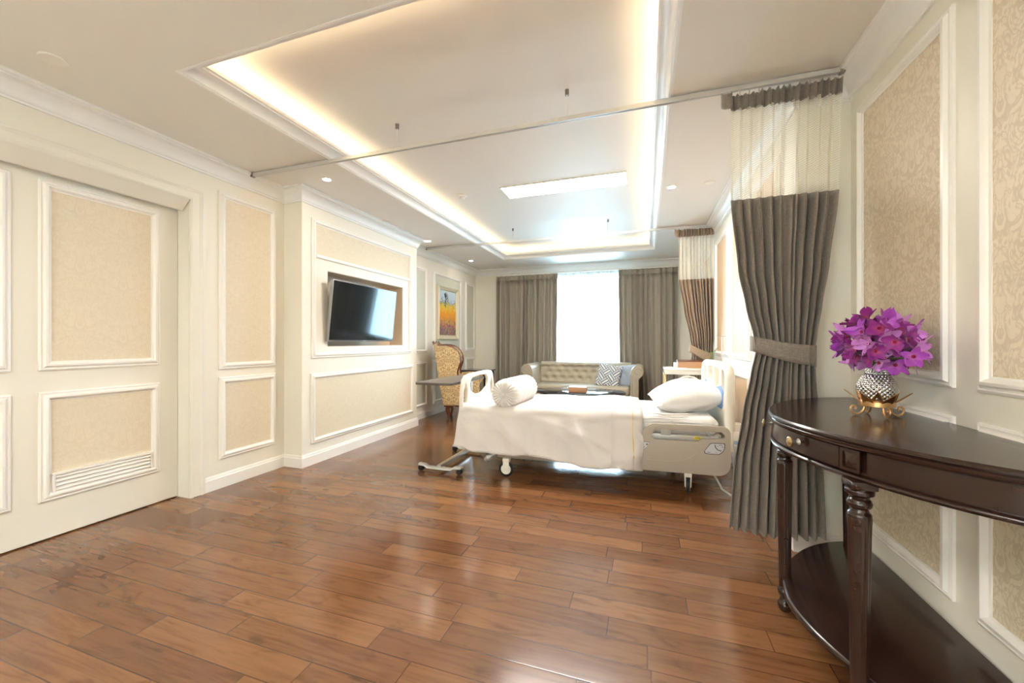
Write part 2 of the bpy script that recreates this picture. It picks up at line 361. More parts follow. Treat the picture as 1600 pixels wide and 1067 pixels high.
    def sweep(s, pts, prof, closed=False, mi=0, closed_prof=True, flip=1):
        """sweep a profile (offset to the left of the path, z) along a plan polyline with mitred corners"""
        n = len(pts); P2 = [Vector(p) for p in pts]; rows = []
        for i in range(n):
            if closed or 0 < i < n - 1:
                d0 = (P2[i] - P2[i - 1]).normalized(); d1 = (P2[(i + 1) % n] - P2[i]).normalized()
            elif i == 0: d0 = d1 = (P2[1] - P2[0]).normalized()
            else: d0 = d1 = (P2[-1] - P2[-2]).normalized()
            n0 = Vector((-d0.y, d0.x)); n1 = Vector((-d1.y, d1.x)); m = n0 + n1; m = m / max(1e-6, m.dot(n0)) if m.length > 1e-6 else n0
            rows.append([(P2[i].x + m.x * o * flip, P2[i].y + m.y * o * flip, z) for o, z in prof])
        V = s.quads(rows, closed_u=closed_prof, closed_v=closed, mi=mi)
        if not closed: s.cap(V[0][::-1], mi); s.cap(V[-1], mi)
        return s
    def frame(s, plane, face, u0, u1, v0, v1, prof, out=1, mi=0):
        """picture-frame moulding on a wall. plane 'X' (u=Y) or 'Y' (u=X); prof (inward, height off the face)"""
        cs = [(u0, v0), (u1, v0), (u1, v1), (u0, v1)]; sg = [(1, 1), (-1, 1), (-1, -1), (1, -1)]; rows = []
        for (u, v), (a, b) in zip(cs, sg):
            r = []
            for i, h in prof:
                uu, vv, w = u + a * i, v + b * i, face + out * h
                r.append((w, uu, vv) if plane == 'X' else (uu, w, vv))
            rows.append(r)
        s.quads(rows, closed_u=True, closed_v=True, mi=mi); return s
    def stack(s, outline, levels, mi=0):
        """rings of outline(off) at heights z, capped"""
        V = s.quads([[(x, y, z) for x, y in outline(o)] for o, z in levels], closed_u=True, mi=mi)
        s.cap(V[0][::-1], mi); s.cap(V[-1], mi); return s
    def get(s): return s.bm

def obj(name, b, mats, parent=None, smooth=True, angle=35, fix=True, mods=None):
    bm = b.bm if isinstance(b, B) else b
    if fix: bmesh.ops.recalc_face_normals(bm, faces=bm.faces[:])
    me = bpy.data.meshes.new(name); bm.to_mesh(me); bm.free()
    for m in (mats if isinstance(mats, (list, tuple)) else [mats]): me.materials.append(m)
    if smooth:
        me.polygons.foreach_set('use_smooth', [True] * len(me.polygons)); me.set_sharp_from_angle(angle=R(angle))
    o = bpy.data.objects.new(name, me); C.objects.link(o)
    if parent: o.parent = parent
    return o
def tag(o, label, cat, group=None):
    o['label'] = label; o['category'] = cat
    if group: o['group'] = group
    return o
def thing(name, label, cat, loc=(0, 0, 0), rz=0.0, group=None):
    o = bpy.data.objects.new(name, None); C.objects.link(o); o.location = loc; o.rotation_euler = (0, 0, rz)
    return tag(o, label, cat, group)
def struct(name, b, mats, parent=None, **k):
    o = obj(name, b, mats, parent, **k); o['kind'] = 'structure'; return o
def solid(o, t, off=0.0):
    m = o.modifiers.new('solid', 'SOLIDIFY'); m.thickness = t; m.offset = off; return o
def copy_tree(o, parent=None):
    c = o.copy(); C.objects.link(c); c.parent = parent
    for ch in [x for x in bpy.data.objects if x.parent == o]: copy_tree(ch, c)
    return c

# ------------------------------------------------------------------ the room shell
NZ0, NZ1, NY0, NY1 = 1.147, 1.924, 3.274, 4.611      # television niche
T = 0.15
b = B()
b.box(XL - T, XL, Y0, 0.49, 0, HC + .3); b.box(XL - T, XL, 0.49, 2.107, 2.27, HC + .3); b.box(XL - T, XL, 2.107, YB + T, 0, HC + .3)
b.box(XL - T - .05, XL - T, 0.3, 2.3, 0, HC);  b.box(XL, XT, Y1, Y2, 0, NZ0); b.box(XL, XT, Y1, Y2, NZ1, HC + .05); b.box(XL, XT, Y1, NY0, NZ0, NZ1); b.box(XL, XT, NY1, Y2, NZ0, NZ1)
b.box(XL, XL + .012, NY0, NY1, NZ0, NZ1, mi=1)
for q in ((NY0, NY0 + .004, NZ0, NZ1), (NY1 - .004, NY1, NZ0, NZ1), (NY0, NY1, NZ0, NZ0 + .004), (NY0, NY1, NZ1 - .004, NZ1)): b.box(XL + .012, XT - .01, *q, mi=1)
wl = struct('wall_left', b, [M['paint'], M['niche']], smooth=False)
b = B(); b.box(XR, XR + T, Y0, YP, 0, HC + .3); b.box(XB, XR + T, YP, YB + T, 0, HC + .3)
struct('wall_right', b, M['paint'], smooth=False)
b = B(); WX0, WX1, WZ0, WZ1 = -1.80, -0.22, 0.55, 2.46
b.box(XL, WX0, YB, YB + T, 0, HC + .3); b.box(WX1, XB, YB, YB + T, 0, HC + .3); b.box(WX0, WX1, YB, YB + T, 0, WZ0); b.box(WX0, WX1, YB, YB + T, WZ1, HC + .3)
struct('wall_back', b, M['paint'], smooth=False)
b = B(); FX0, FX1, FZ0, FZ1 = -2.5, .4, .35, 2.3  # opening cut for the added fill window
b.box(XL - T, FX0, Y0 - T, Y0, 0, HC + .3); b.box(FX1, XR + T, Y0 - T, Y0, 0, HC + .3); b.box(FX0, FX1, Y0 - T, Y0, 0, FZ0); b.box(FX0, FX1, Y0 - T, Y0, FZ1, HC + .3); struct('wall_front', b, M['paint'], smooth=False)
b = B(); b.box(XL - T, XR + T, Y0 - T, YB + T, -0.1, 0); struct('floor', b, M['floor'], smooth=False)
b = B(); E2 = 0.24; S2 = HC + .05
b.box(XL - T, CX0, Y0, YB + T, HC, S2); b.box(CX1, XR + T, Y0, YB + T, HC, S2); b.box(CX0, CX1, Y0, CY0, HC, S2); b.box(CX0, CX1, CY1, YB + T, HC, S2)
b.box(CX0 - E2, CX1 + E2, CY0 - E2, CY1 + E2, HU, HU + .05)
for q in ((CX0 - E2 - .03, CX0 - E2, CY0 - E2, CY1 + E2), (CX1 + E2, CX1 + E2 + .03, CY0 - E2, CY1 + E2), (CX0 - E2, CX1 + E2, CY0 - E2 - .03, CY0 - E2), (CX0 - E2, CX1 + E2, CY1 + E2, CY1 + E2 + .03)):
    b.box(*q, S2, HU + .05)
struct('ceiling', b, M['ceil'], smooth=False)

def arc(cx, cz, r, a0, a1, n=8): return [(cx + r * math.cos(R(a0 + (a1 - a0) * i / n)), cz + r * math.sin(R(a0 + (a1 - a0) * i / n))) for i in range(n + 1)]
crown = [(0, 2.65), (0, 2.528), (.012, 2.528), (.012, 2.54), (.02, 2.546)] + arc(.095, 2.55, .072, 178, 92, 8) + [(.095, 2.628), (.108, 2.632), (.108, 2.65)]
room = [(XL, Y0), (XR, Y0), (XR, YP), (XB, YP), (XB, YB), (XL, YB), (XL, Y2), (XT, Y2), (XT, Y1), (XL, Y1)]
b = B(); b.sweep(room, crown, closed=True); struct('trim_1', b, M['crown'], angle=30)
base = [(0, 0), (.018, 0), (.018, .088), (.012, .094), (.012, .103), (.006, .115), (0, .115)]
b = B(); b.sweep([(XL, YB), (XL, Y2), (XT, Y2), (XT, Y1), (XL, Y1), (XL, 2.212)], base); b.sweep([(XL, 0.38), (XL, Y0)], base); struct('baseboard_left', b, M['trimp'], angle=30)
b = B(); b.sweep([(XR, Y0), (XR, YP), (XB, YP), (XB, YB)], base); struct('baseboard_right', b, M['trimp'], angle=30)
b = B(); b.sweep([(XB, YB), (XL, YB)], base); struct('baseboard_back', b, M['trimp'], angle=30)
b = B(); b.sweep([(XL, Y0), (XR, Y0)], base); struct('baseboard_front', b, M['trimp'], angle=30)
# moulding with a lip round the raised ceiling
lipm = [(0, 2.652), (0, 2.6485), (.014, 2.6485), (.014, 2.654), (.022, 2.656)] + [(.022 + .060 * (1 - math.cos(R(a))), 2.656 + .047 * math.sin(R(a))) for a in range(10, 91, 10)] + [(.085, 2.703), (.085, 2.712), (.097, 2.716), (.097, 2.737), (.082, 2.737), (.082, 2.720), (0, 2.71)]
b = B(); b.sweep([(CX0, CY0), (CX1, CY0), (CX1, CY1), (CX0, CY1)], lipm, closed=True); struct('trim_2', b, M['crown'], angle=25)
# LED strips lying in the trough
for x0, x1, y0, y1 in ((CX0 + .01, CX0 + .03, CY0, CY1), (CX1 - .03, CX1 - .01, CY0, CY1), (CX0, CX1, CY1 - .03, CY1 - .01), (CX0, CX1, CY0 + .01, CY0 + .03)):
    b = B(); b.box(x0, x1, y0, y1, 2.714, 2.722); struct('cove_light_strip', b, M['led'], smooth=False)

# panel mouldings with wallpaper insets
fr = [(0, 0), (0, .010), (.008, .014), (.012, .011), (.018, .012), (.026, .024), (.036, .026), (.044, .018), (.048, .010), (.055, .008), (.055, 0)]
tn = [3]
def panel(plane, face, u0, u1, v0, v1, out, wp, prof=fr, parent=None, ins=None):
    b = B(); b.frame(plane, face, u0, u1, v0, v1, prof, out)
    if parent: f = obj('panel_moulding', b, M['trimp'], parent, angle=28)
    else: f = struct('trim_%d' % tn[0], b, M['trimp'], angle=28); tn[0] += 1
    if wp:
        a = .053; q = ins or (u0 + a, u1 - a, v0 + a, v1 - a); d = sorted((face, face + out * .004)); b = B()
        if plane == 'X': b.box(d[0], d[1], q[0], q[1], q[2], q[3])
        else: b.box(q[0], q[1], d[0], d[1], q[2], q[3])
        w = obj('wallpaper_inset', b, wp, f, smooth=False)
        if not parent: w['kind'] = 'structure'
    return f
# left wall beside the door
panel('X', XL, 2.325, 2.852, 0.97, 2.435, 1, M['wpl']); panel('X', XL, 2.325, 2.852, 0.235, 0.905, 1, M['wpl'])
# television wall
panel('X', XT, 3.06, 4.80, 1.035, 2.41, 1, M['wpl'], ins=(3.115, 4.745, 2.06, 2.36))
b = B(); b.box(XT, XT + .022, 3.11, 4.75, 2.03, 2.062, .006); struct('trim_%d' % tn[0], b, M['trimp']); tn[0] += 1
panel('X', XT, 3.05, 4.85, 0.20, 0.885, 1, M['wpl'])
# alcove of the left wall
for u0, u1 in ((5.05, 5.60), (5.80, 6.84), (7.02, 7.46)):
    panel('X', XL, u0, u1, 1.02, 2.36, 1, M['wpc']); panel('X', XL, u0, u1, 0.18, 0.89, 1, M['wpc'])
# near right wall
for u0, u1 in ((1.90, 2.595), (1.085, 1.785), (.27, .97), (-.545, .155), (-1.36, -.66), (-2.2, -1.475)):
    panel('X', XR, u0, u1, 1.03, 2.44, -1, M['wp']); panel('X', XR, u0, u1, 0.245, 0.925, -1, M['wp'])
# bed wall
for u0, u1 in ((2.95, 3.55), (3.68, 4.45), (4.58, 5.35), (5.6, 6.4)):
    panel('X', XB, u0, u1, 1.035, 2.40, -1, M['wpp']); panel('X', XB, u0, u1, 0.20, 0.925, -1, M['wpp'])
# wall behind the camera
for u0, u1 in ((-3.15, -2.65), (.52, .98)): panel('Y', Y0, u0, u1, 1.03, 2.42, 1, M['wpl'])

# door casing, fascia and sliding door
b = B()
cas = [(0, 0), (0, .014), (.010, .020), (.018, .020), (.024, .012), (.062, .014), (.070, .022), (.080, .026), (.088, .020), (.104, .020), (.104, 0)]
def casing(path):
    rows = []
    for i, (y, z, my, mz) in enumerate(path): rows.append([(XL + h, y + my * o, z + mz * o) for o, h in cas])
    V = b.quads(rows, closed_u=True); b.cap(V[0][::-1]); b.cap(V[-1])
casing([(2.107, 0, 1, 0), (2.107, 2.285, 1, 1), (.49, 2.285, -1, 1), (.49, 0, -1, 0)])
b.box(-3.475, XL + .002, 2.103, 2.130, 0, 2.285); b.box(-3.475, XL + .002, .47, .494, 0, 2.285); b.box(-3.46, XL + .002, .49, 2.107, 2.268, 2.285)
struct('trim_%d' % tn[0], b, M['doorp'], angle=28); tn[0] += 1
b = B(); V = b.quads([[(XL + .02, y, 2.282), (XL - .02, y, 2.282), (-3.385, y, 2.21), (-3.372, y, 2.20), (-3.36, y, 2.205)] for y in (.50, 2.095)], closed_u=True); b.cap(V[0][::-1]); b.cap(V[-1])
struct('trim_%d' % tn[0], b, M['doorp'], smooth=False); tn[0] += 1
DX = -3.43
b = B(); b.box(DX - .045, DX, .50, 2.100, 0.008, 2.255, .002, 1); door = struct('door_1', b, M['doorp'], smooth=False)
for (u0, u1) in ((1.352, 1.977), (.62, 1.242)):
    panel('X', DX, u0, u1, 1.025, 2.172, 1, M['wpl'], parent=door)
    f = panel('X', DX, u0, u1, 0.235, 0.895, 1, M['wpl'], parent=door, ins=(u0 + .053, u1 - .053, .395, .842))
    lv = B()
    lv.box(DX, DX + .026, u0 + .053, u1 - .053, .386, .398); lv.box(DX, DX + .024, u0 + .053, u0 + .066, .285, .39); lv.box(DX, DX + .024, u1 - .066, u1 - .053, .285, .39)
    lv.box(DX, DX + .002, u0 + .055, u1 - .055, .285, .39)
    for k in range(4):
        z = .292 + k * .0245
        V = lv.quads([[(DX + .022, y, z), (DX + .023, y, z + .003), (DX + .002, y, z + .022), (DX + .001, y, z + .018)] for y in (u0 + .066, u1 - .066)], closed_u=True); lv.cap(V[0][::-1]); lv.cap(V[-1])
    obj('louvre_vent', lv, M['trimp'], door, smooth=False)

# back window, then the added fill window behind the camera
b = B()
for q in ((WX0, WX0 + .05, WZ0, WZ1), (WX1 - .05, WX1, WZ0, WZ1), (WX0, WX1, WZ0, WZ0 + .05), (WX0, WX1, WZ1 - .05, WZ1)): b.box(q[0], q[1], YB + .04, YB + .10, q[2], q[3], .004)
b.box(-1.03, -.99, YB + .045, YB + .095, WZ0, WZ1, .004)
win = struct('window_1', b, M['white'])
for x0, x1 in ((WX0 + .05, -1.03), (-.99, WX1 - .05)):
    b = B(); b.box(x0, x1, YB + .065, YB + .071, WZ0 + .05, WZ1 - .05); g = obj('window_pane', b, M['glass'], win, smooth=False); g['kind'] = 'structure'
b = B(); b.box(WX0 - .03, WX1 + .03, YB - .03, YB + .05, WZ0 - .03, WZ0, .005); g = obj('window_sill', b, M['trimp'], win); g['kind'] = 'structure'
b = B()
for q in ((FX0, FX0 + .05, FZ0, FZ1), (FX1 - .05, FX1, FZ0, FZ1), (FX0, FX1, FZ0, FZ0 + .05), (FX0, FX1, FZ1 - .05, FZ1)): b.box(q[0], q[1], Y0 - .10, Y0 - .04, q[2], q[3], .004)
fill_win = struct('fill_window', b, M['white'])  # unseen window, added to brighten the near half of the room
b = B(); b.box(FX0 + .05, FX1 - .05, Y0 - .075, Y0 - .069, FZ0 + .05, FZ1 - .05); g = obj('window_pane', b, M['glass'], fill_win, smooth=False); g['kind'] = 'structure'
b = B(); b.box(FX0 + .03, FX1 - .03, Y0 - .032, Y0 - .030, FZ0 + .02, FZ1 - .02); g = obj('fill_roller_blind', b, M['fill_blind'], fill_win, smooth=False); g['kind'] = 'structure'  # warm glowing blind, part of the added window
pl = bpy.data.lights.new('window_portal', 'AREA'); pl.shape = 'RECTANGLE'; pl.size = FX1 - FX0; pl.size_y = FZ1 - FZ0; pl.cycles.is_portal = True  # portal of the added fill window
po = bpy.data.objects.new('window_portal', pl); C.objects.link(po); po.location = ((FX0 + FX1) / 2, Y0 - .12, (FZ0 + FZ1) / 2); po.rotation_euler = (R(90), 0, 0)
pl = bpy.data.lights.new('window_portal', 'AREA'); pl.shape = 'RECTANGLE'; pl.size = WX1 - WX0; pl.size_y = WZ1 - WZ0; pl.cycles.is_portal = True
po = bpy.data.objects.new('window_portal', pl); C.objects.link(po); po.location = ((WX0 + WX1) / 2, YB + .12, (WZ0 + WZ1) / 2); po.rotation_euler = (R(-90), 0, 0)

# ------------------------------------------------------------------ ceiling fittings
def panel_light(x0, x1, y0, y1, z, label, grp):
    t = thing('ceiling_light_panel', label, 'ceiling light', ((x0 + x1) / 2, (y0 + y1) / 2, z), 0, grp); w, d = (x1 - x0) / 2, (y1 - y0) / 2
    b = B(); b.frame('Y', 0, 0, 1, 0, 1, [(0, 0), (0, .01), (.01, .01), (.01, 0)]); b.bm.clear()
    for q in ((-w - .012, w + .012, -d - .012, -d), (-w - .012, w + .012, d, d + .012), (-w - .012, -w, -d, d), (w, w + .012, -d, d)): b.box(*q, -.010, 0)
    obj('frame', b, M['white'], t, smooth=False)
    b = B(); b.box(-w, w, -d, d, -.006, -.001); obj('diffuser', b, M['panel_light'], t, smooth=False); return t
panel_light(-1.44, -.18, 3.94, 4.24, HU, 'long white rectangular light panel glowing in the raised ceiling', None)
panel_light(-1.75, -.55, -1.0, -.70, HC, 'added fill light panel in the lower ceiling, unseen behind the viewpoint', None)  # second panel is an added lamp out of view, lifts the brightness

def downlight(x, y, label):
    t = thing('recessed_downlight', label, 'downlight', (x, y, HC), 0, 'recessed downlights in the ceiling')
    b = B(); b.lathe([(.030, 0), (.032, -.004), (.040, -.006), (.046, -.003), (.047, 0)], seg=28, caps=False); obj('trim_ring', b, M['white'], t)
    b = B(); b.lathe([(.001, -.0025), (.031, -.0025), (.031, -.0005), (.001, -.0005)], seg=24); obj('lens', b, M['down'], t)
downlight(-2.70, 2.85, 'small lit downlight nearest the corner above the television')
downlight(-2.966, 5.057, 'small lit downlight beside the left end of the far curtain track')
downlight(-2.965, 6.544, 'small lit downlight nearest the drapes, left of the raised ceiling')
downlight(.235, 4.017, 'small lit downlight right of the long light panel')
downlight(-2.8, -.6, 'added fill downlight unseen behind the viewpoint on the sliding door side'); downlight(.55, -.6, 'added fill downlight unseen behind the viewpoint on the damask wall side')  # this pair is added out of view as fill light
def disc(x, y, r, label, name='ceiling_speaker'):
    b = B(); b.lathe([(.001, 0), (r, 0), (r, -.004), (r * .93, -.008), (r * .9, -.006), (.001, -.006)], seg=32, c=(x, y, HC)); tag(obj(name, b, M['ceil']), label, 'ceiling fitting')
disc(-2.883, 1.191, .055, 'faint round ceiling disc near the top left corner, above the sliding door')
disc(-2.937, 4.044, .045, 'tiny pale ceiling disc above the television wall')
disc(.559, 4.019, .05, 'small pale ceiling disc left of the near curtain net')
t = thing('smoke_detector', 'small round cream smoke detector on the raised ceiling', 'smoke detector', (-1.926, 4.012, HU))
b = B(); b.lathe([(.001, 0), (.052, 0), (.052, -.012), (.045, -.018), (.001, -.018)], seg=28); obj('base', b, M['white'], t)
b = B(); b.lathe([(.001, -.018), (.030, -.018), (.032, -.034), (.024, -.042), (.001, -.043)], seg=24); obj('sensor_head', b, M['white'], t)
t = thing('air_vent', 'long thin slot air vent in the ceiling above the window drapes', 'air vent', (-1.17, 7.33, HC))
b = B(); b.box(-1.38, 1.38, -.035, -.022, -.006, 0); b.box(-1.38, 1.38, .022, .035, -.006, 0); b.box(-1.38, 1.38, -.004, .004, -.005, 0); b.box(-1.385, -1.37, -.035, .035, -.006, 0); b.box(1.37, 1.385, -.035, .035, -.006, 0); obj('grille_frame', b, M['ceil'], t, smooth=False)
b = B(); b.box(-1.37, 1.37, -.022, .022, -.002, -.0005); obj('slot', b, M['nickel'], t, smooth=False)

# ------------------------------------------------------------------ curtain tracks
def track(x0, x1, y, z, rods, label, grp):
    t = thing('curtain_track', label, 'curtain track', ((x0 + x1) / 2, y, z), 0, grp); w = (x1 - x0) / 2
    b = B(); V = b.quads([[(x, -.014, 0), (x, -.014, .026), (x, .014, .026), (x, .014, 0), (x, .005, 0), (x, .005, .004), (x, -.005, .004), (x, -.005, 0)] for x in (-w, w)], closed_u=True); b.cap(V[0][::-1]); b.cap(V[-1]); obj('rail', b, M['alu'], t, smooth=False)
    for s in (-1, 1): b = B(); b.box(s * w - .012, s * w + .012, -.017, .017, -.004, .029, .003); obj('end_cap', b, M['nickel'], t)
    for rx in rods:
        X = rx - (x0 + x1) / 2
        b = B(); b.tube([(X, 0, .024), (X, 0, HU - z)], .0045, 10); r = obj('hanger_rod', b, M['white'], t)
        b = B(); b.lathe([(.001, HU - z), (.013, HU - z), (.013, HU - z - .035), (.001, HU - z - .035)], c=(X, 0, 0), seg=16); obj('rod_cap', b, M['nickel'], r)
track(-3.205, .985, 2.545, 2.618, (-1.755, -.478), 'near aluminium curtain track crossing the ceiling to the large grey curtain', None)
track(-3.205, .80, 5.42, 2.618, (-1.80, -.468), 'far aluminium curtain track crossing the room in front of the drapes', None)

# ------------------------------------------------------------------ curtains
def wavefn(n, seed, sharp=.6, sp=(.7, 1.3)):
    rnd = random.Random(seed); ks = [0]
    for _ in range(n): ks.append(ks[-1] + rnd.uniform(*sp))
    ks = [k / ks[-1] for k in ks]; am = [rnd.uniform(.45, 1.15) for _ in range(n)]
    def f(s):
        i = min(n - 1, max(0, next((j - 1 for j, k in enumerate(ks) if k > s), n - 1)))
        p = (s - ks[i]) / (ks[i + 1] - ks[i]); a = am[i]; c = -math.cos(2 * PI * p)
        return a * (abs(c) ** sharp) * (1 if c > 0 else -1)
    return f
def lerp_tab(tab, z):
    tab = sorted(tab)
    if z <= tab[0][0]: return tab[0][1:]
    for a, b_ in zip(tab, tab[1:]):
        if z <= b_[0]:
            k = (z - a[0]) / (b_[0] - a[0]); k = k * k * (3 - 2 * k) * .5 + k * .5
            return tuple(p + (q - p) * k for p, q in zip(a[1:], b_[1:]))
    return tab[-1][1:]
def sheet(y0, zs, tab, wf, nu, zoff=None, yo=0.0, smin=0.0, smax=1.0):
    """tab rows: z, xleft, xright, amplitude"""
    b = B(); rows = []
    for z in zs:
        xl, xr, am = lerp_tab(tab, z); r = []
        for i in range(nu + 1):
            s = smin + (smax - smin) * i / nu; w = wf(s)
            zz = z + (zoff(s, z) if zoff else 0)
            r.append((xl + (xr - xl) * s, y0 + am * w + yo, zz))
        rows.append(r)
    b.quads(rows, uv=True); return b
def lin(a, b_, n): return [a + (b_ - a) * i / n for i in range(n + 1)]

def privacy_curtain(X0, Y_, top, k, cm, label, seed, tab, zt, tie, flap, hem):
    t = thing('privacy_curtain', label, 'curtain', (0, Y_, 0))
    wf = wavefn(k, seed, .9, (.5, 1.7)); wf2 = wavefn(int(k * 1.45), seed, 1.0); hb_ = int(k * 1.45)
    zh, zn, zb = top
    sag = lambda s, z: (z - zt) / (zh - zt) * (-.012 + .016 * abs(wf2(s))) + .004 * wf2(s)
    hd = sheet(0, lin(zt, zh, 5), tab, wf2, k * 14, zoff=sag); o = solid(obj('header_band', hd, cm, t, angle=80, fix=False), .004)
    nt_ = sheet(0, lin(zn, zt + .004, 8), tab, wf, k * 14); solid(obj('net_panel', nt_, M['net'], t, angle=80, fix=False), .001)
    body = sheet(0, lin(hem[0], zn, 60), tab, wf, k * 24, zoff=lambda s, z: (hem[1](s) + .004 * wf(s)) * max(0, 1 - (z - hem[0]) / .5) + (.008 * wf(s) if z > zn - .02 else 0))
    solid(obj('curtain_body', body, cm, t, angle=80, fix=False), .004)
    # tie band
    (xa, za, ha), (xc, zc, hc) = tie; b = B(); rows = []; n = 26
    for j in range(5):
        r = []
        for i in range(n + 1):
            a = i / n; s = .5 - .5 * math.cos(PI * a); x = xa + (xc - xa) * a; bow = math.sin(PI * a) ** .4
            h = ha + (hc - ha) * a; z = za + (zc - za) * a - .012 * math.sin(PI * a) - h * j / 4
            r.append((x, -.075 * bow + .02, z))
        rows.append(r)
    b.quads(rows); o = solid(obj('tie_band', b, cm, t, angle=80, fix=False), .007)
    b = B(); rows = [[(xa + (xc - xa) * i / 12, .02 + .07 * math.sin(PI * i / 12) ** .4, za + (zc - za) * i / 12 - ha * j / 2) for i in range(13)] for j in range(3)]; b.quads(rows); solid(obj('tie_band', b, cm, t, angle=80, fix=False), .005)
    if flap:
        b = B(); rows = []
        for j in range(6):
            z = flap[1] - (flap[1] - flap[2]) * j / 5
            rows.append([(flap[0] - .05 + .055 * (i / 10), -.02 - .04 * math.sin(PI * i / 10) ** 1.2, z + .03 * (abs(i / 10 - .5) * 2) ** 2) for i in range(11)])
        b.quads(rows); solid(obj('header_flap', b, cm, t, angle=80, fix=False), .004)
    for q in range(k + 1):
        x = tab[-1][1] + (tab[-1][2] - tab[-1][1]) * q / k; b = B(); b.box(x - .003, x + .003, -.003, .003, zh - .01, zh + .012); obj('curtain_hook', b, M['alu'], t, smooth=False)
    return t
near_tab = [(.10, .452, .915, .030), (.5, .475, .900, .040), (.80, .520, .878, .045), (1.02, .560, .865, .045), (1.16, .588, .862, .040), (1.22, .575, .870, .040), (1.40, .535, .895, .042), (1.60, .497, .925, .040), (1.98, .462, .968, .034), (2.03, .460, .972, .030), (2.50, .462, .985, .022), (2.61, .462, .990, .018)]
privacy_curtain(0, 2.555, (2.605, 2.005, 2.0), 11, M['taupe'], 'large charcoal curtain with cream net top tied back beside the dark console table', 5, near_tab, 2.515,
                ((.567, 1.232, .085), (.880, 1.178, .115)), (.462, 2.585, 2.50), (.115, lambda s: .055 * abs(s - .45)))
far_tab = [(.06, .44, .80, .055), (.6, .50, .79, .05), (.96, .545, .79, .045), (1.10, .555, .79, .04), (1.25, .53, .80, .042), (1.6, .46, .80, .04), (1.97, .402, .80, .032), (2.02, .40, .80, .03), (2.5, .40, .80, .022), (2.61, .40, .80, .018)]
privacy_curtain(0, 5.42, (2.605, 1.975, 2.0), 10, M['brown'], 'smaller taupe curtain, coloured brown for warm backlight, with sheer net top tied back behind the bedside stand', 11, far_tab, 2.51,
                ((.52, 1.175, .10), (.80, 1.04, .12)), (.40, 2.585, 2.50), (.06, lambda s: .02 * s))

def drape(x0, x1, x0b, x1b, k, seed, label):
    t = thing('window_drape', label, 'curtain', (0, 7.42, 0)); wf = wavefn(k, seed, .8, (.6, 1.5))
    tab = [(.02, x0b, x1b, .058), (1.0, (x0b + x0 * 2) / 3, (x1b + x1 * 2) / 3, .056), (2.3, x0, x1, .040), (2.5, x0, x1, .022)]
    solid(obj('drape_cloth', sheet(0, lin(.02, 2.40, 30), tab, wf, k * 12), M['drape'], t, angle=80, fix=False), .004)
    solid(obj('pleated_heading', sheet(0, lin(2.40, 2.488, 4), tab, wf, k * 12), M['drape'], t, angle=80, fix=False), .006)
drape(-2.80, -1.57, -2.80, -1.60, 12, 3, 'grey green full-length drape on the left side of the bright window')
drape(-.455, .53, -.40, .53, 10, 8, 'grey green full-length drape on the right side of the bright window')
wf = wavefn(26, 2, 1.0)
o = obj('sheer_curtain', sheet(7.485, lin(.3, 2.50, 10), [(.3, -1.9, -.15, .014), (2.5, -1.9, -.15, .012)], wf, 26 * 8), M['sheer'], angle=80, fix=False); tag(o, 'white sheer voile curtain over the bright window between the two drapes', 'curtain')
b = B(); b.box(-2.84, .57, -.02, .02, 2.488, 2.52, .004); o = obj('drape_rail', b, M['white']); o.location = (0, 7.42, 0); tag(o, 'white rail tight above both grey green window drapes', 'curtain rail')

# ------------------------------------------------------------------ television
t = thing('television', 'flat black television tilted down in the niche of the left wall', 'television', (-3.016, 3.78, 1.515), .013)
tl = Matrix.Rotation(.105, 4, 'Y')
b = B(); b.box(-.035, 0, -.55, .55, -.316, .316, .004, mtx=tl); obj('casing', b, M['bezel'], t)
b = B(); b.box(-.001, .003, -.541, .541, -.300, .308, mtx=tl); obj('screen', b, M['tvscreen'], t, smooth=False)
b = B(); b.box(-.001, .004, -.02, .02, -.312, -.305, mtx=tl); obj('logo_strip', b, M['grey'], t, smooth=False)
b = B(); b.box(-.28, -.265, -.12, .12, -.12, .12, .003); b.box(-.27, -.03, -.02, .02, -.03, .03, .004); b.box(-.06, -.035, -.15, .15, -.10, .10, .003, mtx=tl); obj('wall_bracket', b, M['black'], t)
# set top box and socket behind the television's left edge
b = B(); b.box(XL + .012, XL + .05, 3.30, 3.46, 1.66, 1.70, .004); tag(obj('cable_box', b, M['black']), 'small black box fixed in the niche behind the left edge of the television', 'box')

# ------------------------------------------------------------------ painting
t = thing('framed_painting', 'cream framed autumn painting with a bare tree over orange foliage', 'painting', (XL, 6.28, 1.693)); W2, H2 = .378, .458
b = B(); b.frame('X', 0, -W2, W2, -H2, H2, [(0, 0), (0, .045), (.01, .055), (.022, .050), (.045, .030), (.055, .034), (.062, .022), (.075, .020), (.075, 0)]); obj('frame', b, M['canvasframe'], t, angle=28)
b = B(); b.quads([[(.018, -W2 + .07, z), (.018, W2 - .07, z)] for z in (-H2 + .07, H2 - .07)], uv=True); cv = obj('canvas', b, M['painting'], t, smooth=False, fix=False); b = B(); b.box(.002, .017, -W2 + .07, W2 - .07, -H2 + .07, H2 - .07); obj('backing_board', b, M['tan'], t, smooth=False)
b = B(); rnd = random.Random(4)
def branch(p, d, l, r, n):
    q = p + d * l; b.tube([(.0195, p.x, p.y), (.0195, q.x, q.y)], [r, r * .65], 5)
    if n:
        for _ in range(3):
            a = rnd.uniform(-.75, .75); e = Vector((d.x * math.cos(a) - d.y * math.sin(a), d.x * math.sin(a) + d.y * math.cos(a))); branch(q, e, l * rnd.uniform(.6, .85), r * .62, n - 1)
branch(Vector((-.09, .10)), Vector((.05, 1)).normalized(), .075, .006, 5); obj('painted_tree', b, M['ink'], cv)

